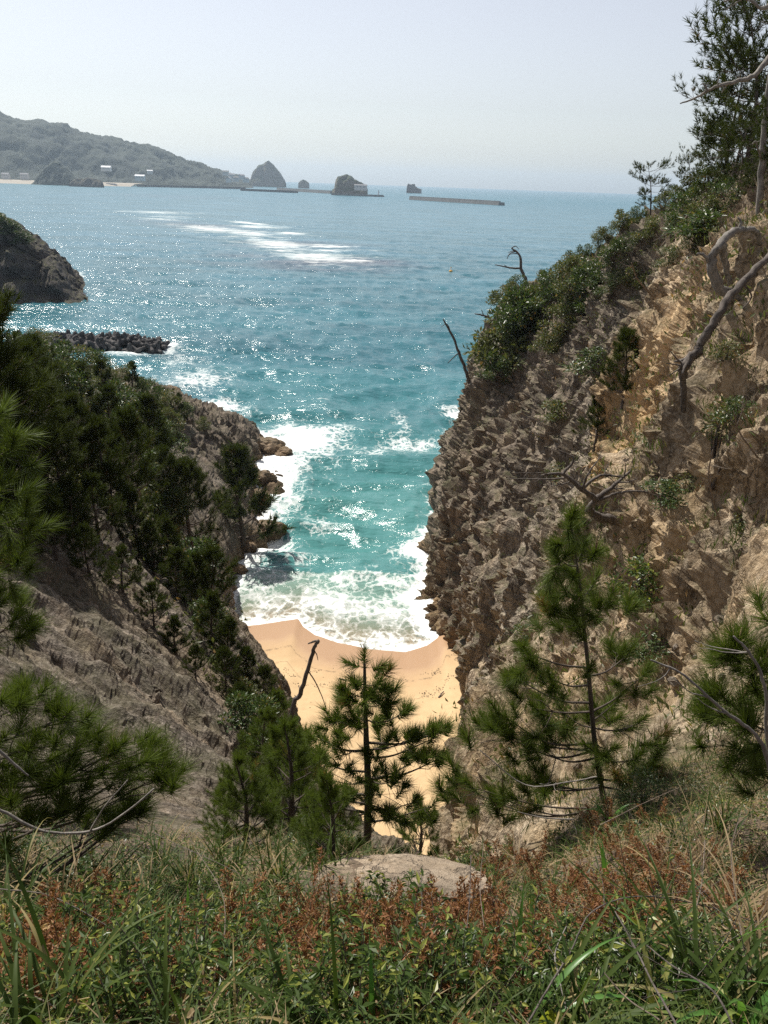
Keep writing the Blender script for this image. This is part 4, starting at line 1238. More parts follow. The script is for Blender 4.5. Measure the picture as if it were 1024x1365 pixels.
Y0 = 4.3
tr = [hit(-70, 1190, ('bank',)) - np.array([0, 0, .1])] + A(Y0, (-75,1120),(-70,1040),(-60,960),(-50,900))
Y0 = tr[0][1]
custom_pine('pine_tree', 'long needled pine bough reaching in from the left edge above the grass', tr, .035,
  [(20,945,0,30),(55,925,.1,26),(88,955,0,32),(45,990,-.1,32),(125,985,.1,32),(158,1000,0,32),(198,1000,.2,30),(222,1030,.1,24),(95,1010,-.1,34),(150,1045,0,30),(60,1050,-.2,34),(15,1040,-.1,34),(105,1075,-.1,30),(190,1075,.1,26),(40,1095,-.2,28),(150,1100,0,24),(0,990,0,30)], 170, .16, .0036, 72, 0, .8, 5)
a = A(3.6, (-30,1062),(10,1085),(60,1108),(120,1108),(165,1085),(205,1052))
dead('pine_limb', 'thin grey curving limb crossing in front of the left pine bough', [(a, .009, .005), ([a[3]] + A(3.55, (140,1075),(170,1040)), .005, .003), (A(3.6, (-10,992),(15,1015),(38,1034)), .009, .005)], M_DEAD, 'branch', 21)

Y0 = hit(1075, 1090, ('bank',))[1]
tr = [hit(1075, 1090, ('bank',)) - np.array([0, 0, .1])] + A(Y0, (1070,1020),(1060,940),(1050,880),(1040,820))
custom_pine('pine_tree', 'young pine growing at the right edge behind the bleached twigs', tr, .03,
  [(1030,830,0,28),(995,850,0,28),(972,872,-.1,26),(1005,905,-.2,30),(965,930,-.1,28),(940,945,0,24),(1000,965,-.3,28),(1020,935,0,30),(985,1000,-.2,26),(1015,1030,-.3,28)], 170, .19, .0044, 73, 8, .6, 5)
a = A(Y0 - 1.2, (1032,1040),(1012,985),(985,962),(955,940),(930,915),(900,893),(868,880))
dead('dead_twig', 'long pale bare twig sweeping left across the near right rock', [(a, .013, .005)], M_DEAD, 'twig', 22, (1, .3, 3), 6)
a = A(Y0 - 1.1, (1034,1050),(1022,975),(1022,930),(1012,892),(995,865),(978,848))
dead('dead_twig', 'pale bare twig curving upright beside the right edge pine', [(a, .012, .006)], M_DEAD, 'twig', 23, (1, .25, 2), 6)

b = hit(490, 1120, ('hill', 'bank', 'cliff')); Y0 = 9.0
tr = [np.array([at(490, 1118, Y0)[0], Y0, ground(at(490, 1118, Y0)[0], Y0) - .1])] + A(Y0, (491,1060),(489,1000),(487,940),(486,885))
custom_pine('pine_tree', 'slender central pine with tufted leader rising against the beach sand', tr, .06,
  [(486,880,0,26),(474,910,0,16),(503,912,0,17),(466,945,.1,22),(512,938,-.1,18),(462,920,0,14),(478,960,0,20),(538,952,0,20),(520,985,.1,20),(548,985,0,17),(576,985,0,22),(592,972,.1,18),(560,1010,.1,18),(588,1010,0,14),(440,955,.1,22),(428,985,0,24),(455,1000,-.2,26),(410,1000,.2,26),(440,1040,-.2,28),(400,1045,0,28),(500,1030,-.3,26),(530,1040,-.2,26),(470,1060,-.3,30),(550,1070,-.2,26),(515,1085,-.3,28),(575,1075,0,24),(430,1085,-.2,30),(380,1010,.3,28),(365,1050,.2,28),(390,1090,0,30)], 150, .18, .0075, 74, 10, .9, 5)
tr = [ground(-4.6, 8.4) * np.array([0, 0, 1]) + np.array([-4.6, 8.4, -.1])] + A(8.4, (-40,900),(-30,780),(-20,660),(-15,560))
custom_pine('pine_tree', 'near dark pine at the left edge with long needles hanging over the slab', tr, .07,
  [(25,690,0,40),(5,650,0,36),(30,735,-.1,34),(0,740,0,40),(12,600,0,30),(-10,560,0,36),(-5,800,0,36),(18,830,-.2,28),(-20,700,0,40)], 150, .22, .0085, 75, 0, .5, 5)

# ---- vegetation of the bank
def bank_pts(n, seed, ymin=.8, ymax=8.0, cond=None, near=1.0):
    r_ = np.random.default_rng(seed)
    out = []
    while len(out) < n:
        u = r_.random(n * 4); y = ymin + (ymax - ymin) * u ** near
        x = (r_.random(n * 4) * 2 - 1) * (0.30 + 0.62 * y)
        p = np.stack([x, y, bank_z(x, y)], 1)
        if cond is not None:
            p = p[r_.random(len(p)) < cond(p)]
        out += list(p)
    return np.array(out[:n])
def proj(p):
    q = (p - EYE) @ CMn
    return np.stack([512 + F * q[:, 0] / -q[:, 2], 682.5 - F * q[:, 1] / -q[:, 2]], 1)
def blades_v(mb, P, D, L, W, rng, bend=1.0, seg=4):
    """many curved blades at once"""
    m = len(P); D = nrm(D); h = nrm(D * np.array([1, 1, 0]) + 1e-5)
    s = np.stack([h[:, 1], -h[:, 0], h[:, 0] * 0], 1)
    e = np.arctan2(D[:, 2], np.hypot(D[:, 0], D[:, 1])); bd = bend * (0.4 + 1.1 * rng.random(m))
    L = L * (0.55 + 0.9 * rng.random(m)); W = W * (0.6 + 0.8 * rng.random(m))
    cur = P.copy(); rows = []
    for k in range(seg + 1):
        wk = W * min(1, .55 + k / seg) * (1 - (k / seg) ** 1.6) + W * .06
        rows.append(np.stack([cur - s * wk[:, None] / 2, cur + s * wk[:, None] / 2], 1))
        e = e - bd / seg * (.4 + 1.2 * k / seg)
        cur = cur + (h * np.cos(e)[:, None] + np.array([0, 0, 1.0]) * np.sin(e)[:, None]) * (L / seg)[:, None]
    V = np.stack(rows, 1).reshape(m, -1, 3)
    i = np.arange(m)[:, None] * (2 * (seg + 1))
    q = np.concatenate([i + np.array([[2 * k, 2 * k + 1, 2 * k + 3, 2 * k + 2]]) for k in range(seg)])
    mb.add(V.reshape(-1, 3), q, rnd=np.repeat(rng.random(m), 2 * (seg + 1)))

slab_c = hit(535, 1185, ('bank',))
def off_slab(p, r=0.75):
    bare = 1 - .85 * sstep(-4.2, -3.2, p[:, 0]) * sstep(-.7, -1.3, p[:, 0]) * sstep(4.4, 5.4, p[:, 1])
    return bare * (np.hypot((p[:, 0] - slab_c[0]) / 1.0, (p[:, 1] - slab_c[1]) / .62) > r).astype(float)
r_ = np.random.default_rng(61)
def grass_cond(p):
    n = fbm(p * np.array([1.1, 1.1, 0]), 3, 600)
    return np.clip((.22 + sstep(-.2, .4, n)) * off_slab(p) , 0, 1)
P = bank_pts(21000, 62, .9, 8.5, grass_cond)
mb = MB(); D = nrm(r_.normal(0, .45, P.shape) + np.array([0, 0, 1.0]))
blades_v(mb, P, D, .22, .0075, r_, 1.6)
stuff('grass', mb.mesh('grass'), M_GRASS)
P = bank_pts(11000, 63, .9, 9, lambda p: np.clip(.25 + sstep(-.1, .4, fbm(p * np.array([.8, .8, 0]) + 5, 3, 610)) + .5 * sstep(.5, 2.0, p[:, 0]), 0, 1) * off_slab(p))
mb = MB(); D = nrm(r_.normal(0, .8, P.shape) + np.array([0, 0, .7]))
blades_v(mb, P, D, .21, .0065, r_, 1.9)
stuff('dry_grass', mb.mesh('dry_grass'), M_DRY)
P = bank_pts(14000, 64, .7, 9, lambda p: off_slab(p) * .9 + .1)
mb = MB(); P[:, 2] += .01 + .03 * r_.random(len(P))
leaves(mb, P, nrm(r_.normal(0, 1, P.shape) * np.array([1, 1, .35])), nrm(r_.normal(0, .35, P.shape) + np.array([0, 0, 1])), .045, .018, r_)
stuff('leaf_litter', mb.mesh('leaf_litter'), M_DRY)
# low creeping leaves
P = bank_pts(9000, 65, .8, 7, lambda p: sstep(-.05, .35, fbm(p * np.array([1.3, 1.3, 0]) + 9, 3, 620)) * off_slab(p, .9))
mb = MB(); P[:, 2] += .02 + .09 * r_.random(len(P))
leaves(mb, P, nrm(r_.normal(0, 1, P.shape) * np.array([1, 1, .5]) + np.array([0, 0, .2])), nrm(r_.normal(0, .4, P.shape) + np.array([0, 0, 1])), .035, .016, r_)
stuff('ground_cover', mb.mesh('ground_cover'), M_LEAF_B)

# leafy green herbs: upright stems with whorls of narrow leaves
def make_herb(seed, stems=20, rad=.17, h=.25, L=.031, W=.011):
    r_ = np.random.default_rng(seed)
    st, lf = MB(), MB()
    for s in range(stems):
        a = r_.random() * 2 * PI; u = r_.random() ** .5 * rad
        b = np.array([math.cos(a) * u, math.sin(a) * u, -.02]); hh = h * (.55 + .75 * r_.random()) * (1 - .35 * (u / rad) ** 2)
        d = np.array([math.cos(a) * u * 1.6, math.sin(a) * u * 1.6, .5])
        p = wob_path(b, d, hh, 6, r_, .08, .2)
        tube(st, p, np.linspace(.0022, .001, 7), 4)
        m = int(22 * hh / h)
        x = np.sqrt(r_.random(m)) * 5.99; i = x.astype(int)
        pp = p[i] + (p[i + 1] - p[i]) * (x - i)[:, None]
        az = r_.random(m) * 2 * PI
        dd_ = np.stack([np.cos(az), np.sin(az), .25 + .5 * r_.random(m)], 1)
        leaves(lf, pp, dd_, np.array([0, 0, 1.0]) + r_.normal(0, .3, (m, 3)), L, W, r_, .2, .15)
    return st.mesh('stems', True), lf.mesh('foliage')
HB = [make_herb(700 + i) for i in range(4)]
def inst(lib, cache, k, name, label, cat, loc, rz, scale, group, mats, parts, tilt=None):
    if k not in cache:
        r = thing(name, label, cat, loc, rz, group)
        for me, m_, pn in zip(lib[k], mats, parts):
            obj(pn, me, m_, r)
        r.scale = (scale,) * 3
        if tilt: r.rotation_euler = (tilt[0], tilt[1], rz)
        cache[k] = r
        return r
    r = dup(cache[k], loc, rz, scale, label, group, tilt)
    if group is None and 'group' in r: del r['group']
    return r
hc = {}
herb_px = []
r_ = np.random.default_rng(66)
def px_field(n, boxes):
    out = []
    for (x0, x1, y0, y1, c) in boxes:
        out += [(x0 + (x1 - x0) * r_.random(), y0 + (y1 - y0) * r_.random()) for _ in range(c)]
    return out
for (px, py) in px_field(0, [(170,640,1280,1400,24),(0,170,1290,1400,7),(640,900,1290,1400,14),(330,620,1245,1285,7),(900,1024,1290,1400,6),(620,760,1110,1150,6),(430,560,1225,1260,4),(60,330,1200,1270,14),(330,640,1300,1400,8),(640,860,1290,1380,6),(20,200,1270,1380,10)]):
    b = hit(px, py, ('bank',))
    if b is None: continue
    inst(HB, hc, r_.integers(0, 4), 'leafy_herb', 'low green herb with whorls of narrow pointed leaves in the undergrowth at our feet', 'plant', b, r_.random() * 6.28, .55 + .75 * r_.random(), 'green herbs of the undergrowth', [M_TWIG, M_LEAF_B], ['stems', 'foliage'])

# rusty dead fronds
def make_rust(seed, fr=7, h=.26):
    r_ = np.random.default_rng(seed)
    st, lf = MB(), MB()
    for s in range(fr):
        a = r_.random() * 2 * PI; b = np.array([math.cos(a), math.sin(a), 0]) * .05 * r_.random()
        hh = h * (.6 + .7 * r_.random())
        d = np.array([math.cos(a) * .55, math.sin(a) * .55, 1.0])
        p = wob_path(b - np.array([0, 0, .02]), d, hh, 8, r_, .08, -.15)
        tube(st, p, np.linspace(.0026, .001, 9), 4)
        side = nrm(np.cross(p[-1] - p[0], r_.normal(0, 1, 3)))
        for x in np.linspace(2.0, 7.9, 15):
            i = int(x); q = p[i] + (p[i + 1] - p[i]) * (x - i); ax = nrm(p[i + 1] - p[i])
            for sg in (-1, 1):
                sl_ = .060 * (1.1 - x / 9.5) * (.7 + .6 * r_.random())
                dv = nrm(side * sg + ax * .75 + r_.normal(0, .35, 3))
                m = 7
                u = np.linspace(.1, 1, m)
                pp = q + dv * (u * sl_)[:, None]
                nn = nrm(r_.normal(0, 1, (m, 3)))
                leaves(lf, pp, nrm(dv + nn * .9), nrm(r_.normal(0, 1, (m, 3))), .016, .007, r_, .3)
    return st.mesh('stems', True), lf.mesh('fronds')
RU = [make_rust(720 + i) for i in range(5)]
rc = {}
for (px, py) in px_field(0, [(400,640,1235,1305,24),(100,330,1250,1310,5),(600,860,1225,1300,30),(640,760,1150,1215,4),(0,150,1240,1350,14),(230,330,1270,1340,9),(330,470,1235,1290,10),(700,880,1100,1190,10),(860,1000,1150,1220,5),(860,1000,1210,1300,6),(640,720,1090,1130,5),(590,650,1130,1200,4),(760,830,1130,1200,3),(520,640,1300,1380,6),(150,260,1300,1390,4),(400,520,1290,1360,4)]):
    b = hit(px, py, ('bank',))
    if b is None or off_slab(np.array([b]), .95)[0] == 0: continue
    inst(RU, rc, r_.integers(0, 5), 'rusty_fern', 'withered rust brown feathery frond clump in the undergrowth at our feet', 'fern', b, r_.random() * 6.28, .66 + .62 * r_.random(), 'rust brown fronds across the bank', [M_TWIG, M_RUST], ['stems', 'fronds'], (r_.normal(0, .18), r_.normal(0, .18)))

# strap leaved plants
def strap_plant(label, px, py, spec, mat=None, only=('bank',), lift=0.0, name='strap_leaf_plant'):
    """spec: (azimuth deg, elevation deg, length, width, bend)"""
    r2 = np.random.default_rng(int(px * 7 + py))
    o = hit(px, py, only)
    if o is None: o = hit(px, py)
    o = o + np.array([0, 0, lift])
    r = thing(name, label, 'plant', o)
    allb = MB() if len(spec) > 12 else None
    for (az, el, L, W, bd) in spec:
        mb = allb or MB()
        L *= 1.25
        d = [math.cos(R(az)) * math.cos(R(el)), math.sin(R(az)) * math.cos(R(el)), math.sin(R(el))]
        blade(mb, np.array([r2.normal(0, .008), r2.normal(0, .008), -.01]) * (1 if allb is None else np.array([6, 6, 1])), d, L, W, r2, bd, 9, fold=.12)
        if allb is None: obj('leaf', mb.mesh('leaf', True), mat or M_BLADE, r)
    if allb is not None: obj('blades', allb.mesh('blades', True), mat or M_BLADE, r)
    return r
def rs(n, L, W, seed, b0=.6, b1=1.6, el=70):
    q = np.random.default_rng(seed)
    return [(q.random() * 360, el + q.normal(0, 12), L * (.6 + .6 * q.random()), W * (.7 + .5 * q.random()), b0 + (b1 - b0) * q.random()) for _ in range(n)]
strap_plant('fresh bright strap leaved plant at the foot of the near right sapling', 812, 1098, rs(11, .34, .030, 1, .8, 2.2))
strap_plant('small green strap plant standing on the dry grass below the sapling', 806, 1182, rs(6, .26, .034, 2, .2, 1.0, 78))
strap_plant('single broad green leaf pair at the left in front of the rusty fronds', 130, 1335, [(60, 62, .20, .050, .7), (110, 50, .17, .045, .9), (20, 40, .14, .035, 1.2)])
strap_plant('long arching green straps sweeping left from the bottom right', 800, 1370, [(172, 58, .42, .020, 1.7), (160, 40, .34, .022, 1.5), (195, 66, .36, .018, 2.0), (150, 72, .25, .02, 1.2)])
strap_plant('arching green straps bending right at the bottom near the yellow leaf', 690, 1390, [(10, 58, .36, .022, 1.9), (30, 70, .38, .020, 1.6), (-20, 50, .30, .022, 1.6), (175, 50, .3, .02, 1.6)])
strap_plant('upright bright blade growing through the rusty fronds right of the flat rock', 690, 1285, [(80, 76, .30, .022, .5), (40, 60, .2, .02, 1.0)])
strap_plant('tall green reed at the right with drooping pale tips', 905, 1330, rs(5, .55, .024, 5, .4, 1.6, 80))
strap_plant('clump of broad reed leaves in the bottom right corner', 985, 1390, rs(8, .50, .026, 6, .9, 2.0, 70))
strap_plant('broad low leaf below the cliff foot at the right of the sapling strap plant', 845, 1180, [(10, 30, .18, .05, .9), (170, 35, .14, .04, .8)])
strap_plant('short green blades at the left edge above the brown fronds', 15, 1315, [(20, 45, .2, .02, 1.4), (-10, 50, .18, .02, 1.2), (60, 60, .2, .018, 1.6)])
strap_plant('tall upright green blade in the grass left of the centre', 252, 1240, [(90, 84, .24, .018, .2), (30, 70, .18, .014, .6), (150, 70, .16, .014, .8)])
strap_plant('bright green blade standing by the right end of the flat rock', 640, 1262, [(100, 82, .22, .020, .3), (20, 60, .14, .016, .9)])
strap_plant('thin green blades in front of the flat rock', 545, 1250, [(100, 84, .16, .010, .3), (70, 74, .14, .010, .5), (180, 60, .14, .01, 1.0)])
strap_plant('arching green blade with a curl at the bottom left of the middle', 500, 1395, [(100, 84, .26, .016, .4), (170, 60, .2, .016, 1.6)])
strap_plant('pale green arching straps in the bottom right among the dark twigs', 870, 1390, [(100, 78, .34, .024, 1.0), (60, 68, .36, .022, 1.5), (150, 60, .34, .02, 1.8)])
for i, (px, py, n, lb) in enumerate([(90,1230,9,'tuft of long dry arching grass in the dark left undergrowth'),(190,1215,8,'arching dry grass tuft left of the bright grass'),(960,1230,10,'tangle of straw coloured grass at the right edge'),(900,1180,9,'straw coloured tuft on the slope below the right pine'),(1010,1340,8,'pale dry blades curling in the bottom right corner'),(330,1200,7,'pale grass tuft at the edge of the bare slab'),(700,1170,7,'low straw coloured tuft right of the flat rock'),(30,1180,8,'dry grass hanging at the left edge under the pine bough')]):
    strap_plant(lb, px, py, rs(n * 4, .34, .010, 40 + i, .8, 2.4, 66), M_DRY, name='dry_grass_tuft')
for i, (px, py, n, lb) in enumerate([(255,1190,14,'bright green grass tuft in the middle of the left bank'),(310,1175,12,'sunlit grass tuft at the foot of the bare slab'),(365,1180,12,'green grass tuft just left of the flat rock'),(690,1125,12,'green grass tuft on the lip right of the gully'),(640,1150,10,'grass tuft close to the right end of the flat rock'),(900,1130,11,'green grass tuft on the slope below the right edge pine'),(180,1240,10,'green grass tuft low on the left bank'),(430,1165,9,'grass tuft hanging over the back of the flat rock'),(960,1110,10,'grass tuft at the right edge under the young pine')]):
    strap_plant(lb, px, py, rs(n * 4, .28, .011, 60 + i, .4, 1.8, 70), M_GRASS, name='grass_tuft')
# the yellow leaf and the curled brown one
o = hit(728, 1400, ('bank',)) + np.array([0, 0, .06])
r = thing('yellow_leaf_plant', 'broad folded yellow green leaf at the bottom of the picture', 'plant', o)
mb = MB()
for az, sg in ((60, 1), (118, -1)):
    u = np.linspace(0, 1, 9)
    wdt = .034 * np.sin(PI * np.clip(u * .96 + .04, 0, 1)) ** .7
    base = np.stack([0 * u, .01 * u, .085 * u], 1)
    side = np.array([sg * .95, -.18, .12])
    V = np.concatenate([base, base + side * wdt[:, None] * .55 + np.array([0, .004, 0]), base + side * wdt[:, None]])
    n = 9; i = np.arange(n - 1)
    mb.add(V, np.concatenate([np.stack([i, i + 1, i + n + 1, i + n], 1), np.stack([i + n, i + n + 1, i + 2 * n + 1, i + 2 * n], 1)]), rnd=.93)
obj('leaf', mb.mesh('leaf', True), leaf_mat('yellow_leaf', (.30, .36, .05), (.36, .40, .06), (.40, .40, .08), .45), r)
mb = MB(); tube(mb, [(0, 0, -.08), (0, 0, -.02), (0, 0, .02)], [.003, .0025, .002], 5); obj('stem', mb.mesh('stem', True), M_TWIG, r)
for i, (px, py, s0, lb, az) in enumerate([(738,1300,.05,'curled tan dead leaf caught among the green blades', 20), (606,1268,.035,'small pale dead leaf on the rusty fronds', 100), (722,1290,.03,'little bleached leaf beside the dead stalks', 60)]):
    o = hit(px, py) + np.array([0, 0, .13])
    mb = MB(); u = np.linspace(-1, 1, 9); vv = np.linspace(0, 1, 7)
    V = np.array([[s0 * .38 * a_ * math.sin(PI * min(1, b_ * .9 + .08)), s0 * b_, s0 * (.30 * a_ * a_ + .25 * b_ * b_)] for b_ in vv for a_ in u])
    mb.add(V, grid_faces(7, 9), rnd=.3)
    q = obj('dead_leaf', mb.mesh('dead_leaf', True), M_DRY, None, o); q.rotation_euler = (.5, .3, R(az)); tag(q, lb, 'leaf')

# dead stalks and twigs of the bank
for i, (pts, r0, r1, mat, tw, lb) in enumerate([
 ([(30,1250,2.4),(80,1265,2.3),(150,1320,2.0),(215,1365,1.8)], .006, .004, M_TWIG, None, 'straight brown stalk slanting down across the left undergrowth'),
 ([(0,1310,1.9),(60,1335,1.7),(115,1372,1.6)], .005, .004, M_TWIG, None, 'thick pale stalk in the bottom left corner'),
 ([(0,1185,3.0),(70,1195,2.8),(160,1245,2.6),(225,1290,2.4)], .005, .003, M_DEADD, None, 'thin dark arching stem across the left undergrowth'),
 ([(700,1370,1.5),(735,1310,1.7),(760,1270,1.9),(790,1215,2.1),(850,1195,2.3),(930,1205,2.4),(1010,1230,2.4)], .005, .003, M_DEADD, (1, .25, 4), 'dark twig arching to the right over the dry fronds'),
 ([(905,1372,1.5),(870,1310,1.7),(845,1260,1.9),(820,1215,2.1)], .006, .003, M_DEADD, (2, .35, 3), 'dark branching dead twig at the bottom right'),
 ([(980,1372,1.5),(950,1320,1.6),(900,1290,1.7),(862,1260,1.9)], .005, .003, M_DEADD, (2, .35, 3), 'slanting dark twig in the bottom right corner'),
 ([(925,1330,2.0),(920,1250,2.2),(935,1180,2.4),(940,1120,2.6)], .005, .003, M_TWIG, (1, .3, 4), 'upright dead stem on the right slope'),
 ([(1000,1320,2.0),(985,1220,2.3),(975,1140,2.5),(985,1090,2.6)], .005, .003, M_TWIG, (1, .3, 4), 'upright dead stem close to the right edge'),
 ([(565,1268,2.6),(563,1230,2.7),(562,1165,2.9)], .005, .003, M_DEADD, None, 'short dark upright stub in front of the flat rock'),
 ([(620,1260,2.6),(626,1200,2.8),(628,1140,3.0)], .004, .003, M_DEADD, (1, .2, 3), 'thin upright dark stem at the right end of the flat rock'),
 ([(645,1235,2.6),(640,1180,2.8),(645,1125,3.0)], .004, .002, M_TWIG, None, 'thin brown stem right of the flat rock'),
 ([(690,1365,1.6),(660,1320,1.8),(640,1270,2.0),(618,1225,2.1)], .004, .002, M_TWIG, None, 'brown stalk leaning left in the lower middle'),
 ([(300,1260,2.4),(296,1190,2.7),(260,1130,3.1),(240,1085,3.3)], .003, .002, M_TWIG, (1, .2, 3), 'thin bare stem rising in front of the bare slab'),
 ([(370,1372,1.6),(410,1300,1.8),(440,1265,1.9)], .003, .002, M_TWIG, None, 'thin straw stalk in the lower left middle'),
 ([(755,1345,1.7),(745,1300,1.8),(740,1270,1.9),(755,1235,2.0)], .005, .003, M_DEAD, (1, .3, 3), 'pale crooked twig right of the yellow leaf'),
 ([(800,1100,4.2),(860,1070,4.3),(905,1050,4.4)], .005, .003, M_TWIG, None, 'thin stick lying on the slope right of the sapling'),
 ([(640,1000,5.6),(700,1046,5.5),(760,1042,5.3),(795,1035,5.2)], .007, .010, M_DEAD, (1, .2, 3), 'dead lower bough of the sapling pointing left'),
 ([(690,1082,5.0),(725,1090,5.0),(765,1092,4.9)], .006, .008, M_DEAD, (1, .25, 3), 'short grey dead branch on the lip left of the sapling'),
 ([(880,1360,1.6),(835,1330,1.7),(800,1290,1.8)], .004, .003, M_TWIG, (1, .3, 2), 'tan stalk tangle beside the bottom right straps'),
 ([(205,1110,3.6),(235,1125,3.4),(290,1150,3.2),(320,1165,3.1)], .003, .002, M_DEADD, None, 'thin dark stalk in front of the slab foot')]):
    a = [at(*p) for p in pts]
    dead('dead_stalk', lb, [(a, r0 * .6, r1 * .6)], mat, 'stalk', 80 + i, tw, 5)

for i in range(30):
    q = np.random.default_rng(900 + i)
    px, py = 830 + 210 * q.random(), 1130 + 250 * q.random()
    o = hit(px, py)
    h_ = .35 + .40 * q.random()
    p_ = wob_path(o - np.array([0, 0, .03]), [q.normal(0, .35), q.normal(0, .25), 1.0], h_, 6, q, .10)
    dead('dead_plant', 'thin dead upright plant in the dry tangle at the right side of the bank', [(p_, .0026, .0012)], [M_TWIG, M_DEADD, M_DEAD][i % 3], 'dead plant', 900 + i, (1, .3, 3), 4, 'dead upright plants at the right of the bank')
for i, (px, py, n, L_, W_, mat, lb) in enumerate([
  (60,1395,34,.42,.014,M_GRASS,'tall tangled green grass in the bottom left corner'),(15,1240,30,.45,.013,M_GRASS,'tall dark grass at the left edge under the pine bough'),(120,1215,30,.40,.013,M_GRASS,'long grass in the shade left of the bright grass tufts'),
  (960,1385,36,.50,.016,M_GRASS,'tall tangled green grass in the bottom right corner'),(1000,1260,34,.48,.012,M_DRY,'tall straw grass at the right edge'),(890,1260,28,.44,.012,M_GRASS,'long grass blades standing right of the rusty fronds'),(840,1330,26,.44,.014,M_GRASS,'long green blades among the dark twigs at the lower right'),
  (940,1160,30,.40,.011,M_DRY,'dry grass mass under the right edge pine'),(760,1390,24,.36,.014,M_GRASS,'green grass at the bottom right of the yellow leaf'),(420,1395,22,.34,.012,M_GRASS,'green grass at the bottom edge left of the middle'),(250,1400,14,.28,.009,M_GRASS,'short green grass at the bottom edge in the left half'),(560,1410,13,.26,.008,M_DRY,'thin dry grass at the bottom edge near the middle'),
  (215,1165,34,.34,.011,M_GRASS,'thick grass tuft left of the slab foot'),(285,1150,30,.30,.010,M_GRASS,'fresh grass growing against the slab foot'),(780,1110,30,.30,.010,M_GRASS,'fresh grass around the foot of the sapling'),(735,1140,24,.26,.009,M_DRY,'dry grass below the sapling')]):
    strap_plant(lb, px, py, rs(n, L_, W_, 960 + i, .5, 2.3, 68), mat, name='grass_clump')
for i, (px, py, h_, w_, mat, lb) in enumerate([(40,1180,.42,1.2,M_LEAF,'dark leafy bush under the left pine bough'),(130,1190,.34,1.2,M_LEAF,'dark low bush between the pine bough and the bright grass'),(230,1250,.22,1.3,M_LEAF,'small dark bush among the rusty fronds at the left'),
   (250,1280,.24,1.3,M_LEAF_B,'small bright bush near the bottom left'),(855,1075,.40,1.1,M_LEAF,'green bush right beside the foot of the sapling'),(935,1075,.34,1.3,M_LEAF_O,'olive bush on the slope under the right edge pine'),(960,1190,.26,1.3,M_LEAF_O,'olive bush in the dry tangle at the right edge'),(430,1140,.30,1.4,M_LEAF,'dark bush at the back edge of the flat rock')]):
    o = hit(px, py, ('bank',))
    key_ = make_shrub(1.0, 1.3, 940 + i, nleaf=900, L=.085, W=.03, clumps=14, wr=.012)
    q = shrub('bush', key_, lb, o - np.array([0, 0, .02]), i, None, mat, 'bush', M_TWIG); q.scale = (h_ * w_, h_ * w_, h_)
# ---- stones
def make_rock(seed, s=(1, 1, .7), sub=5, amp=.35, flat=0.0):
    import bmesh
    bm = bmesh.new(); bmesh.ops.create_icosphere(bm, subdivisions=sub, radius=1)
    V = np.array([v.co[:] for v in bm.verts]); Fc = np.array([[v.index for v in f.verts] for f in bm.faces]); bm.free()
    n = nrm(V); f1, f2, cid = voro(V * 1.7 + seed * 3.1, seed)
    d = 1 + amp * .5 * fbm(V * 1.1 + seed, 4, seed) + amp * .5 * (cid - .5) + .05 * fbm(V * 5, 3, seed + 5) - .06 * (1 - sstep(0, .14, f2 - f1))
    V = n * d[:, None] * np.array(s)
    if flat: V[:, 2] = np.where(V[:, 2] > flat, flat + (V[:, 2] - flat) * .10, V[:, 2])
    return mesh_np('rock', V, Fc, False, {'warm': np.full(len(V), .15)})
M_PALE = rock_mat('pale_slab', (0.47, 0.385, 0.29), (0.38, 0.305, 0.225), (0.22, 0.17, 0.125), (0.40, 0.30, 0.19), 0.5, 0.0, 1.3)
o = obj('flat_rock', make_rock(3, (.58, .46, .20), 6, .20, .05), M_PALE, None, slab_c + np.array([0.0, 0.12, -.075]))
o.rotation_euler = (-.42, .06, .1)
tag(o, 'pale flat weathered rock at the edge of the drop in the middle of the bank', 'rock')
o = obj('boulder', make_rock(8, (3.0, 3.0, 3.6), 6, .30), M_CLIFF, None, at(672, 890, 47.5) + np.array([.8, 0, -1.0]))
tag(o, 'big rounded brown boulder bulging onto the right side of the beach', 'boulder')
for i, (px, py, s, mat, lb) in enumerate([
 (352,598,2.6,M_SLOPE,'rusty wave washed rock off the tip of the left point'),(378,606,1.5,M_SLOPE,'small rock awash in the surf furthest from the left point'),(332,574,1.9,M_FAR,'black wet rock behind the left point'),
 (350,640,1.7,M_SLOPE,'rock at the foot of the left point in white surf'),(346,668,1.8,M_SLOPE,'dark rock on the left shore beside the ragged pine'),(357,708,1.7,M_SLOPE,'low rock on the left shore below the ragged pine'),
 (330,732,1.4,M_SLOPE,'rusty rock on the left shore where the surf turns white'),(312,762,1.3,M_SLOPE,'tan rock at the left end of the swash'),(300,790,1.2,M_SLOPE,'small tan rock behind the lowest left pine'),
 (607,832,1.7,M_CLIFF,'rusty boulder at the right end of the waterline'),(590,805,1.1,M_CLIFF,'small wet rock at the foot of the right cliff'),(626,842,1.1,M_CLIFF,'tan rock on the sand at the cliff foot'),
 (228,522,1.6,M_SLOPE,'tan rock on the seaward side of the left ridge')]):
    o = obj('shore_rock', make_rock(20 + i, (s, s * .8, s * .62), 4, .45), mat, None, on_z(px, py) + np.array([0, 0, .05]))
    o.rotation_euler = (0, 0, i * 1.3)
    tag(o, lb, 'rock')
r_ = np.random.default_rng(31)
STN = [make_rock(50 + i, (1, .8, .6), 3, .5) for i in range(4)]
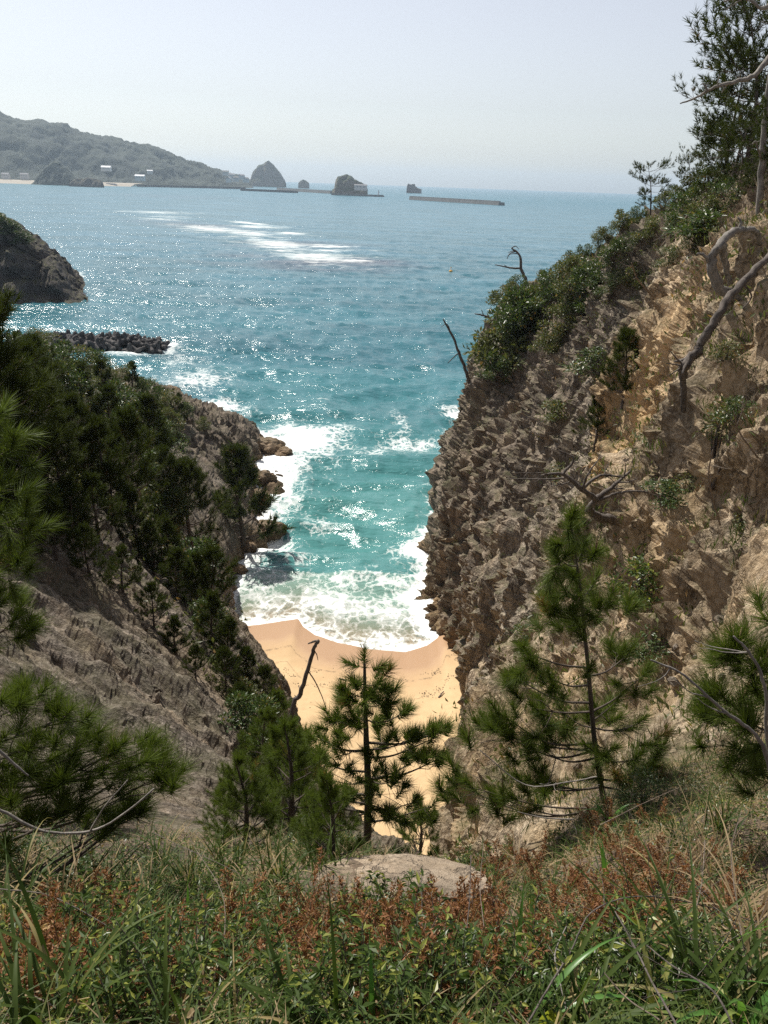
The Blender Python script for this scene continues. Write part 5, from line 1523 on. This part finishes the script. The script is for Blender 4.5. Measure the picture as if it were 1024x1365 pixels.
for i in range(46):
    px, py = (20 + 300 * r_.random(), 790 + 330 * r_.random()) if i < 30 else (700 + 300 * r_.random(), 820 + 220 * r_.random())
    o = hit(px, py)
    if o is None or o[1] < 8: continue
    q = obj('stone', STN[i % 4], M_SLOPE if i < 30 else M_CLIFF, None, o); q.rotation_euler = (r_.random(), r_.random(), r_.random() * 6); s_k = px_to_m(o, 3 + 7 * r_.random() ** 2); q.scale = (s_k,) * 3
    tag(q, 'loose broken stone lying on the bare left slab' if i < 30 else 'loose broken stone lying at the foot of the right cliff', 'stone', 'stones on the left slab' if i < 30 else 'stones below the right cliff')
# weed and driftwood crumbs along the strand lines
r_ = np.random.default_rng(77)
mb = MB()
x_ = np.concatenate([r_.uniform(-13, 7, 520), r_.uniform(-11, 7, 420), r_.uniform(-9, 7, 260)])
off = np.concatenate([5.5 + r_.normal(0, .25, 520), 8.2 + r_.normal(0, .35, 420), r_.uniform(9, 24, 260)])
off = off + 1.1 * vnoise(np.stack([x_ * .35, off * 0, off * 0], 1), 78)
y_ = wl_y(x_) - off
keep_ = (fbm(np.stack([x_ * .8, y_ * .8, x_ * 0], 1), 3, 79) > .05)
P = np.array([(a, b_, ground(a, b_, ('sand',)) + .02) for a, b_ in zip(x_[keep_], y_[keep_])])
leaves(mb, P, r_.normal(0, 1, P.shape) * np.array([1, 1, .1]), np.array([0, 0, 1.0]) + r_.normal(0, .2, P.shape), .13, .05, r_, .3)
stuff('beach_wrack', mb.mesh('beach_wrack'), M_BARK)
for i, (px, py, ln, az, lb) in enumerate([(540,1010,.9,20,'short driftwood log on the dry sand right of the central pine'),(452,905,.7,-30,'driftwood stick on the sand left of the pine leader'),(585,930,.8,60,'dark driftwood stick near the right side of the beach'),(610,880,.5,10,'small driftwood piece close to the big boulder'),(620,1075,1.0,-15,'dark driftwood at the back of the beach below the sapling')]):
    o = hit(px, py, ('sand',))
    if o is None: continue
    d_ = np.array([math.cos(R(az)), math.sin(R(az)), .05]) * ln
    dead('driftwood', lb, [([o + np.array([0, 0, .03]), o + d_ * .5 + np.array([0, .04, .05]), o + d_ + np.array([0, 0, .05])], .06, .035)], M_DEADD, 'driftwood', 60 + i)
# ================================================================== across the bay
def forest_mat(name, a, b, rocky=0.0):
    t = NT(name)
    p = t.pos()
    n = t.noise(p, .03, 8, .7)
    n2 = t.noise(p, .006, 5, .6)
    c = t.mix(t.ramp(n, [(.35, 0.0), (.65, 1.0)]), a, b)
    c = t.mix(t.ramp(n2, [(.45, 0.0), (.65, .6)]), c, (.030, .042, .022))
    if rocky:
        g = t.new('ShaderNodeNewGeometry'); z = t.new('ShaderNodeSeparateXYZ'); t.l.new(g.outputs['Normal'], z.inputs[0])
        c = t.mix(t.ramp(z.outputs[2], [(.35, rocky), (.6, 0.0)]), c, (.17, .14, .11))
    return t.done(t.bsdf(Base_Color=c, Roughness=.95, Normal=t.bump(n, 1.0, 6.0)).outputs[0])
M_WOODS = forest_mat('far_woods', (.010, .018, .014), (.026, .038, .022))
M_ISLET = forest_mat('islet_woods', (.030, .042, .022), (.06, .075, .03), .9)
M_CONC = bark_mat('concrete', (.11, .108, .104), (.19, .185, .178), .2)
M_CONCD = bark_mat('wet_concrete', (.035, .033, .032), (.11, .10, .095), .6)
M_WALLW = bark_mat('white_render', (.46, .46, .45), (.56, .56, .55), .2)
M_ROOFG = bark_mat('grey_roof', (.16, .16, .17), (.26, .26, .27), .3)
M_ROOFW = bark_mat('white_roof', (.75, .76, .78), (.83, .83, .83), .3)

def xz(px, py, Y):
    p = at(px, py, Y); return p[0], p[2]
# the wooded headland
hp = [(-420,70,2300),(-250,108,2450),(-120,130,2600),(0,148,2700),(40,155,2760),(75,164,2820),(105,176,2880),(150,184,2960),(200,197,3060),(250,213,3180),(285,222,3300),(310,231,3420),(326,238,3500),(336,243.5,3560)]
rows = []
for px, py, Y in hp:
    x, z = xz(px, py, Y + 330)
    k = max(z, 2) / 180.0
    x0 = at(px, 240, Y)[0]
    def row(dy, zz): return np.array([x0 + (x - x0) * dy / 330, Y + dy, zz])
    rows.append([row(-120 * min(1, k + .25), -6), row(-60 * min(1, k + .25), 4 * min(1, k + .2)), row(40, z * .30), row(160, z * .62), row(330, z), row(650, z * .62), row(1200, -8)])
P = loft(rows, 330, 120)
N = grid_normals(P)
N = N * np.sign(N[:, :, 2:3])
p = P.reshape(-1, 3); k_ = sstep(2, 40, p[:, 2])
d = (16 * fbm(p / 170, 5, 801) + 14 * (1 - 2 * np.abs(fbm(p * np.array([1, .5, .5]) / 260, 3, 803)))) * k_ + 5.0 * ridged(p / 30, 3, 805) * sstep(1, 12, p[:, 2]) - 10 * k_
structure('hills', mesh_np('hills', p + N.reshape(-1, 3) * d[:, None], grid_faces(*P.shape[:2]), True), M_WOODS)

def islet_mesh(prof, Y, dep, nx, ny, amp, sc_, seed, pw=2.0, rough=1.0, fan=0.0):
    """prof: outline pixels from left to right; a solid ridge of that height, dep metres through"""
    q = [xz(px, py, Y) for px, py in prof]
    X = np.array([a for a, _ in q]); Z = np.array([max(b, -3) for _, b in q])
    xs = np.linspace(X[0], X[-1], nx); zs = np.interp(xs, X, Z)
    v = np.linspace(-1, 1, ny)
    ed = (1 - np.abs(v) ** pw)
    XX = np.repeat(xs[:, None], ny, 1); YY = Y + np.repeat((v * dep)[None], nx, 0); ZZ = (zs[:, None] + 4) * ed[None] - 4
    XX = XX * (1 + fan * (YY / Y - 1))
    p = np.stack([XX, YY, ZZ], 2).reshape(-1, 3)
    k = sstep(-2, 3, p[:, 2])
    p[:, 2] += amp * fbm(p / sc_, 5, seed) * k
    p[:, 0] += amp * .25 * fbm(p / sc_ + 40, 4, seed + 3) * k
    p[:, 1] += amp * 1.2 * ridged(p / sc_ * np.array([1, 1, .5]), 4, seed + 7) * k * rough
    return mesh_np('islet', p, grid_faces(nx, ny), False, {'warm': np.zeros(len(p))})
def islet(label, *a, mat=None, cat='islet', name='islet'):
    o = obj(name, islet_mesh(*a), mat or M_ISLET)
    return tag(o, label, cat)
islet('steep pointed rock islet standing off the end of the wooded headland', [(333,243),(335,236),(337,229),(343,223),(349,219),(354,216),(358,214),(363,218),(368,223),(373,230),(377,238),(380,243)], 4300, 60, 90, 40, 6, 40, 811)
islet('wooded rock islet with a flat concrete quay around its foot', [(443,253),(446,250),(447,243),(451,236),(457,234.5),(463,233),(468,234),(473,239),(480,242),(487,246),(490,253)], 2500, 32, 90, 40, 3.0, 20, 812)
islet('low dark knoll covered in trees in front of the wooded headland', [(48,241),(54,230),(62,219),(72,215),(80,217),(88,226),(96,236),(104,241)], 2520, 50, 80, 34, 5, 30, 813, mat=M_WOODS, name='wooded_knoll')
islet('small low dark rock lying just off the far beach', [(94,242),(98,239),(104,237.5),(112,238),(118,236.5),(126,238),(132,240),(136,242.5)], 2380, 18, 70, 24, 2.0, 14, 814, mat=M_FAR)
islet('square topped rock stack out on the horizon above the outer breakwater', [(542,252.5),(543,247),(544,245),(548,246),(553,245.5),(554,249),(558,251),(562,252.5)], 3700, 14, 60, 20, 1.5, 12, 815, 6.0, mat=M_FAR)
islet('tiny low islet beyond the harbour wall right of the pointed islet', [(398,243.5),(401,240.5),(404,239),(408,240.5),(412,244)], 4200, 18, 40, 16, 1.0, 12, 816)
# the near left headland
me = islet_mesh([(-330,215),(-200,235),(-110,258),(-50,272),(0,290),(10,297),(22,305),(34,316),(48,321),(58,327),(68,336),(78,348),(84,357),(91,364),(98,368),(106,373)], 275, 34, 360, 140, 2.6, 9, 821, 2.2, 1.0, 1.1)
o = obj('headland', me, M_FAR); o['kind'] = 'structure'
bvh = grid_bvh(me)
for i in range(16):
    px = -4 + 4.2 * i; py = np.interp(px, [-10, 0, 10, 22, 34, 48, 60, 75], [290, 291, 298, 307, 318, 324, 331, 347]) + (i % 3) * 4 + 2
    h = bvh.ray_cast(Vector(EYE), Vector(ray(px, py)).normalized())
    if h[0] is None or i > 9: continue
    put_shrub(SHR, i % 4, np.array(h[0]) - np.array([0, 0, .4]), 2.6 + (i % 3) * .6, 'small dark shrub on top of the rocky headland at the left edge', 'shrubs on the left headland', M_LEAF, sx_=1.4)

# far beaches, sea walls
def strip(name, pts, depth, z0, z1, mat):
    V = []
    for px, Y in pts:
        x = at(px, 238, Y)[0]
        V += [(x, Y - depth, z0), (x, Y - depth * .3, z1 * .8), (x, Y + depth, z1)]
    return structure(name, mesh_np(name, V, grid_faces(len(pts), 3)[:, ::-1]), mat)
t = NT('far_sand'); M_FSAND = t.done(t.bsdf(Base_Color=t.mix(t.noise(t.pos(), .05, 4, .6), (.29, .26, .21), (.36, .32, .26)), Roughness=.9).outputs[0])
strip('beach', [(-120,2480),(-40,2540),(20,2570),(56,2590),(100,2640),(140,2720),(182,2790)], 70, -.6, 9, M_FSAND)

def wall(name, label, p0, p1, wid, h, mat, cat='breakwater', cap=None):
    """a long sea wall between two points, battered sides and a parapet"""
    p0, p1 = np.array(p0, float), np.array(p1, float)
    d = p1 - p0; L = np.linalg.norm(d); d /= L; n = np.array([-d[1], d[0]])
    prof = [(-wid / 2 - h * .25, -3), (-wid / 2, h * .75), (-wid / 2 + .3, h), (-wid / 2 + wid * .25, h), (-wid / 2 + wid * .27, h * .72), (wid / 2, h * .70), (wid / 2 + h * .2, -3)]
    V = [(*(p0 + d * s + n * u), z) for s in np.linspace(0, L, 25) for u, z in prof]
    fs = [grid_faces(25, 7)]
    me = mesh_np(name, V, fs + [np.array([[0, 1, 2, 3, 4, 5, 6]]), np.array([[168 + k for k in range(6, -1, -1)]])])
    r = obj(name, me, mat, None)
    return tag(r, label, cat)
def W2(px, Y): return [at(px, 245, Y)[0], Y]
wall('breakwater', 'long straight grey breakwater out in the bay below the horizon', W2(550, 2150), W2(671, 1850), 14, 8.5, M_CONC)
wall('breakwater', 'low dark breakwater running out from the harbour below the pointed islet', W2(322, 2680), W2(396, 2600), 12, 6.0, M_CONCD)
wall('breakwater', 'pale harbour wall joining the headland to the wooded islet', W2(372, 3050), W2(444, 2700), 16, 9, M_CONC)
wall('quay', 'low concrete quay around the foot of the wooded islet', W2(443, 2450), W2(512, 2430), 22, 5.0, M_CONC, 'quay')
wall('sea_wall', 'long dark sea wall along the shore below the wooded headland', W2(184, 2760), W2(326, 3080), 12, 6.5, M_CONCD, 'sea wall')

def building(label, px, py, Y, w_, d_, h_, roof, rz=0.0, wallm=None, zb=None):
    p = at(px, py, Y)
    r = thing('house', label, 'building', (p[0], p[1], p[2] if zb is None else zb), rz)
    mb = MB()
    x, y = w_ / 2, d_ / 2
    V = [(-x, -y, -6), (x, -y, -6), (x, y, -6), (-x, y, -6), (-x, -y, h_), (x, -y, h_), (x, y, h_), (-x, y, h_)]
    mb.add(V, [(0, 1, 5, 4), (1, 2, 6, 5), (2, 3, 7, 6), (3, 0, 4, 7)])
    obj('wall', mb.mesh('wall'), wallm or M_WALLW, r)
    mb = MB(); e = .9
    V = [(-x - e, -y - e, h_ + .02), (x + e, -y - e, h_ + .02), (x + e, y + e, h_ + .02), (-x - e, y + e, h_ + .02), (-x - e, 0, h_ + d_ * .3), (x + e, 0, h_ + d_ * .3)]
    mb.add(V, [(0, 1, 5, 4), (2, 3, 4, 5), (3, 2, 1, 0)], [(0, 4, 3), (1, 2, 5)])
    obj('roof', mb.mesh('roof'), roof, r)
    for k in (-.28, 0, .28):
        mb = MB(); a = w_ * .07
        mb.add([(k * w_ - a, -y - .05, h_ * .35), (k * w_ + a, -y - .05, h_ * .35), (k * w_ + a, -y - .05, h_ * .75), (k * w_ - a, -y - .05, h_ * .75),
                (k * w_ - a, -y + .1, h_ * .35), (k * w_ + a, -y + .1, h_ * .35), (k * w_ + a, -y + .1, h_ * .75), (k * w_ - a, -y + .1, h_ * .75)],
               [(0, 1, 2, 3), (1, 5, 6, 2), (3, 2, 6, 7), (4, 0, 3, 7), (0, 4, 5, 1)])
        obj('window', mb.mesh('window'), M_ROOFG, r)
    return r
building('long white roofed hall standing among the trees of the headland', 142, 225.5, 2735, 27, 16, 5, M_ROOFW)
building('white shed on the shore at the right end of the far beach', 187, 238.5, 2730, 28, 14, 8, M_ROOFW)
building('small white roof half hidden in trees right of the white hall', 200, 229.5, 2860, 16, 9, 4, M_ROOFW, .2)
building('grey roofed house by the beach at the far left', 8, 235.5, 2600, 20, 12, 7, M_ROOFG)
building('second grey roofed house by the beach at the far left beside the knoll', 33, 235.8, 2610, 22, 12, 7, M_ROOFG, .1)
building('pale low block on the quay of the wooded islet', 481, 250.8, 2465, 34, 10, 7, M_ROOFG)
for i, (px, py, Y, lb) in enumerate([(301,232,3300,'highest grey house of the village at the end of the headland'),(309,236,3250,'pale house in the middle of the headland village'),(314,240,3150,'waterfront house of the village with a grey roof'),(322,237,3330,'house on the upper right of the headland village'),(328,241,3220,'right waterfront house of the headland village'),(305,241,3120,'left waterfront house of the headland village')]):
    building(lb, px, py, Y, 20, 14, 8, M_ROOFG if i % 2 else M_CONC, .3 * i)
# lighthouse and buoy
def lathe(prof, n=14):
    a = np.arange(n) * 2 * PI / n
    V = np.array([(r_ * math.cos(t_), r_ * math.sin(t_), z) for r_, z in prof for t_ in a])
    i = np.arange(len(prof) - 1)[:, None] * n; j = np.arange(n)[None]; k = (j + 1) % n
    return V, np.stack([i + j, i + k, i + n + k, i + n + j], 2).reshape(-1, 4)
p = at(505, 250, 2432); r = thing('lighthouse', 'tiny pale light tower at the right end of the islet quay', 'lighthouse', (p[0], p[1], 4.4))
mb = MB(); V, q = lathe([(1.7, 0), (1.5, 1), (1.2, 9), (1.9, 9.3), (1.9, 9.8), (0.0, 9.8)]); mb.add(V, q); obj('tower', mb.mesh('tower'), M_WALLW, r)
mb = MB(); V, q = lathe([(.9, 9.81), (.9, 11.5), (1.2, 11.6), (0, 12.8)]); mb.add(V, q); obj('lantern', mb.mesh('lantern'), M_ROOFG, r)
p = on_z(601, 362)
M_BUOY = bark_mat('buoy_paint', (.72, .36, .05), (.80, .44, .08), 2)
r = thing('buoy', 'small orange yellow buoy floating alone in the middle of the bay', 'buoy', (p[0], p[1], 0))
mb = MB(); V, q = lathe([(0, -.5), (.55, -.4), (.75, 0), (.75, .35), (.5, .6), (0, .65)]); mb.add(V, q); obj('float', mb.mesh('float', True), M_BUOY, r)
mb = MB(); tube(mb, [(0, 0, .6), (0, 0, 1.0), (0, 0, 1.5)], .08, 6); V, q = lathe([(0, 1.45), (.25, 1.5), (.25, 1.8), (0, 1.9)]); mb.add(V, q); obj('topmark', mb.mesh('topmark', True), M_BUOY, r)

# the tetrapod breakwater
def tetrapod():
    mb = MB()
    ds = [np.array([0, 0, 1.0])] + [np.array([math.cos(a) * .943, math.sin(a) * .943, -.333]) for a in (0.3, 0.3 + 2 * PI / 3, 0.3 + 4 * PI / 3)]
    for d in ds:
        tube(mb, [d * .05, d * .5, d * .95, d * 1.3], [.52, .47, .40, .34], 9)
    return mb.mesh('tetrapod')
TM = tetrapod()
r_ = np.random.default_rng(88)
A0, A1 = on_z(10, 462), on_z(212, 464)
cnt = 0
ax = (A1 - A0)[:2]; LL = np.linalg.norm(ax); ax /= LL; nx_ = np.array([-ax[1], ax[0]])
for k in range(170):
    u = r_.random() ** .9; v = r_.normal(0, 1.0)
    taper = 1 - .55 * sstep(.75, 1.0, u)
    q = A0[:2] + ax * LL * u + nx_ * np.clip(v, -1.9, 1.9) * 2.4 * taper
    z = max(.1, (1.8 - abs(v) * .9) * taper) + r_.normal(0, .25)
    o = bpy.data.objects.new('tetrapod', TM); COL.objects.link(o)
    if not TM.materials: TM.materials.append(M_CONCD)
    o.location = (q[0], q[1], z); o.rotation_euler = (r_.random() * 6, r_.random() * 6, r_.random() * 6); s = .95 + .28 * r_.random(); o.scale = (s, s, s)
    tag(o, 'dark concrete tetrapod in the heap of the breakwater beyond the left ridge', 'tetrapod', 'tetrapods of the breakwater')
for i, (px, py) in enumerate([(213, 461), (217, 463)]):
    o = bpy.data.objects.new('tetrapod', TM); COL.objects.link(o); p = on_z(px, py); o.location = (p[0], p[1], .35); o.rotation_euler = (i + .4, i * 2, .3); o.scale = (1.3,) * 3
    tag(o, ['lone dark tetrapod in white water just off the end of the breakwater', 'outermost tetrapod beyond the end of the breakwater'][i], 'tetrapod')
# ================================================================== air
def haze_box():
    x0, x1, y0, y1, z0, z1 = -16000, 16000, -40, 15200, -5.0, 262.0
    V = [(x, y, z) for x in (x0, x1) for y in (y0, y1) for z in (z0, z1)]
    me = mesh_np('haze', V, np.array([(0, 1, 3, 2), (4, 6, 7, 5), (0, 4, 5, 1), (2, 3, 7, 6), (0, 2, 6, 4), (1, 5, 7, 3)]))
    m = bpy.data.materials.new('haze_air')
    m.use_nodes = True
    n, l = m.node_tree.nodes, m.node_tree.links
    n.clear()
    out = n.new('ShaderNodeOutputMaterial')
    v = n.new('ShaderNodeVolumePrincipled')
    v.inputs['Color'].default_value = (0.66, 0.83, 1.0, 1)
    v.inputs['Density'].default_value = HAZE
    v.inputs['Anisotropy'].default_value = 0.35
    l.new(v.outputs[0], out.inputs['Volume'])
    o = stuff('haze', me, m)
    return o
HAZE = 0.00008
haze_box()
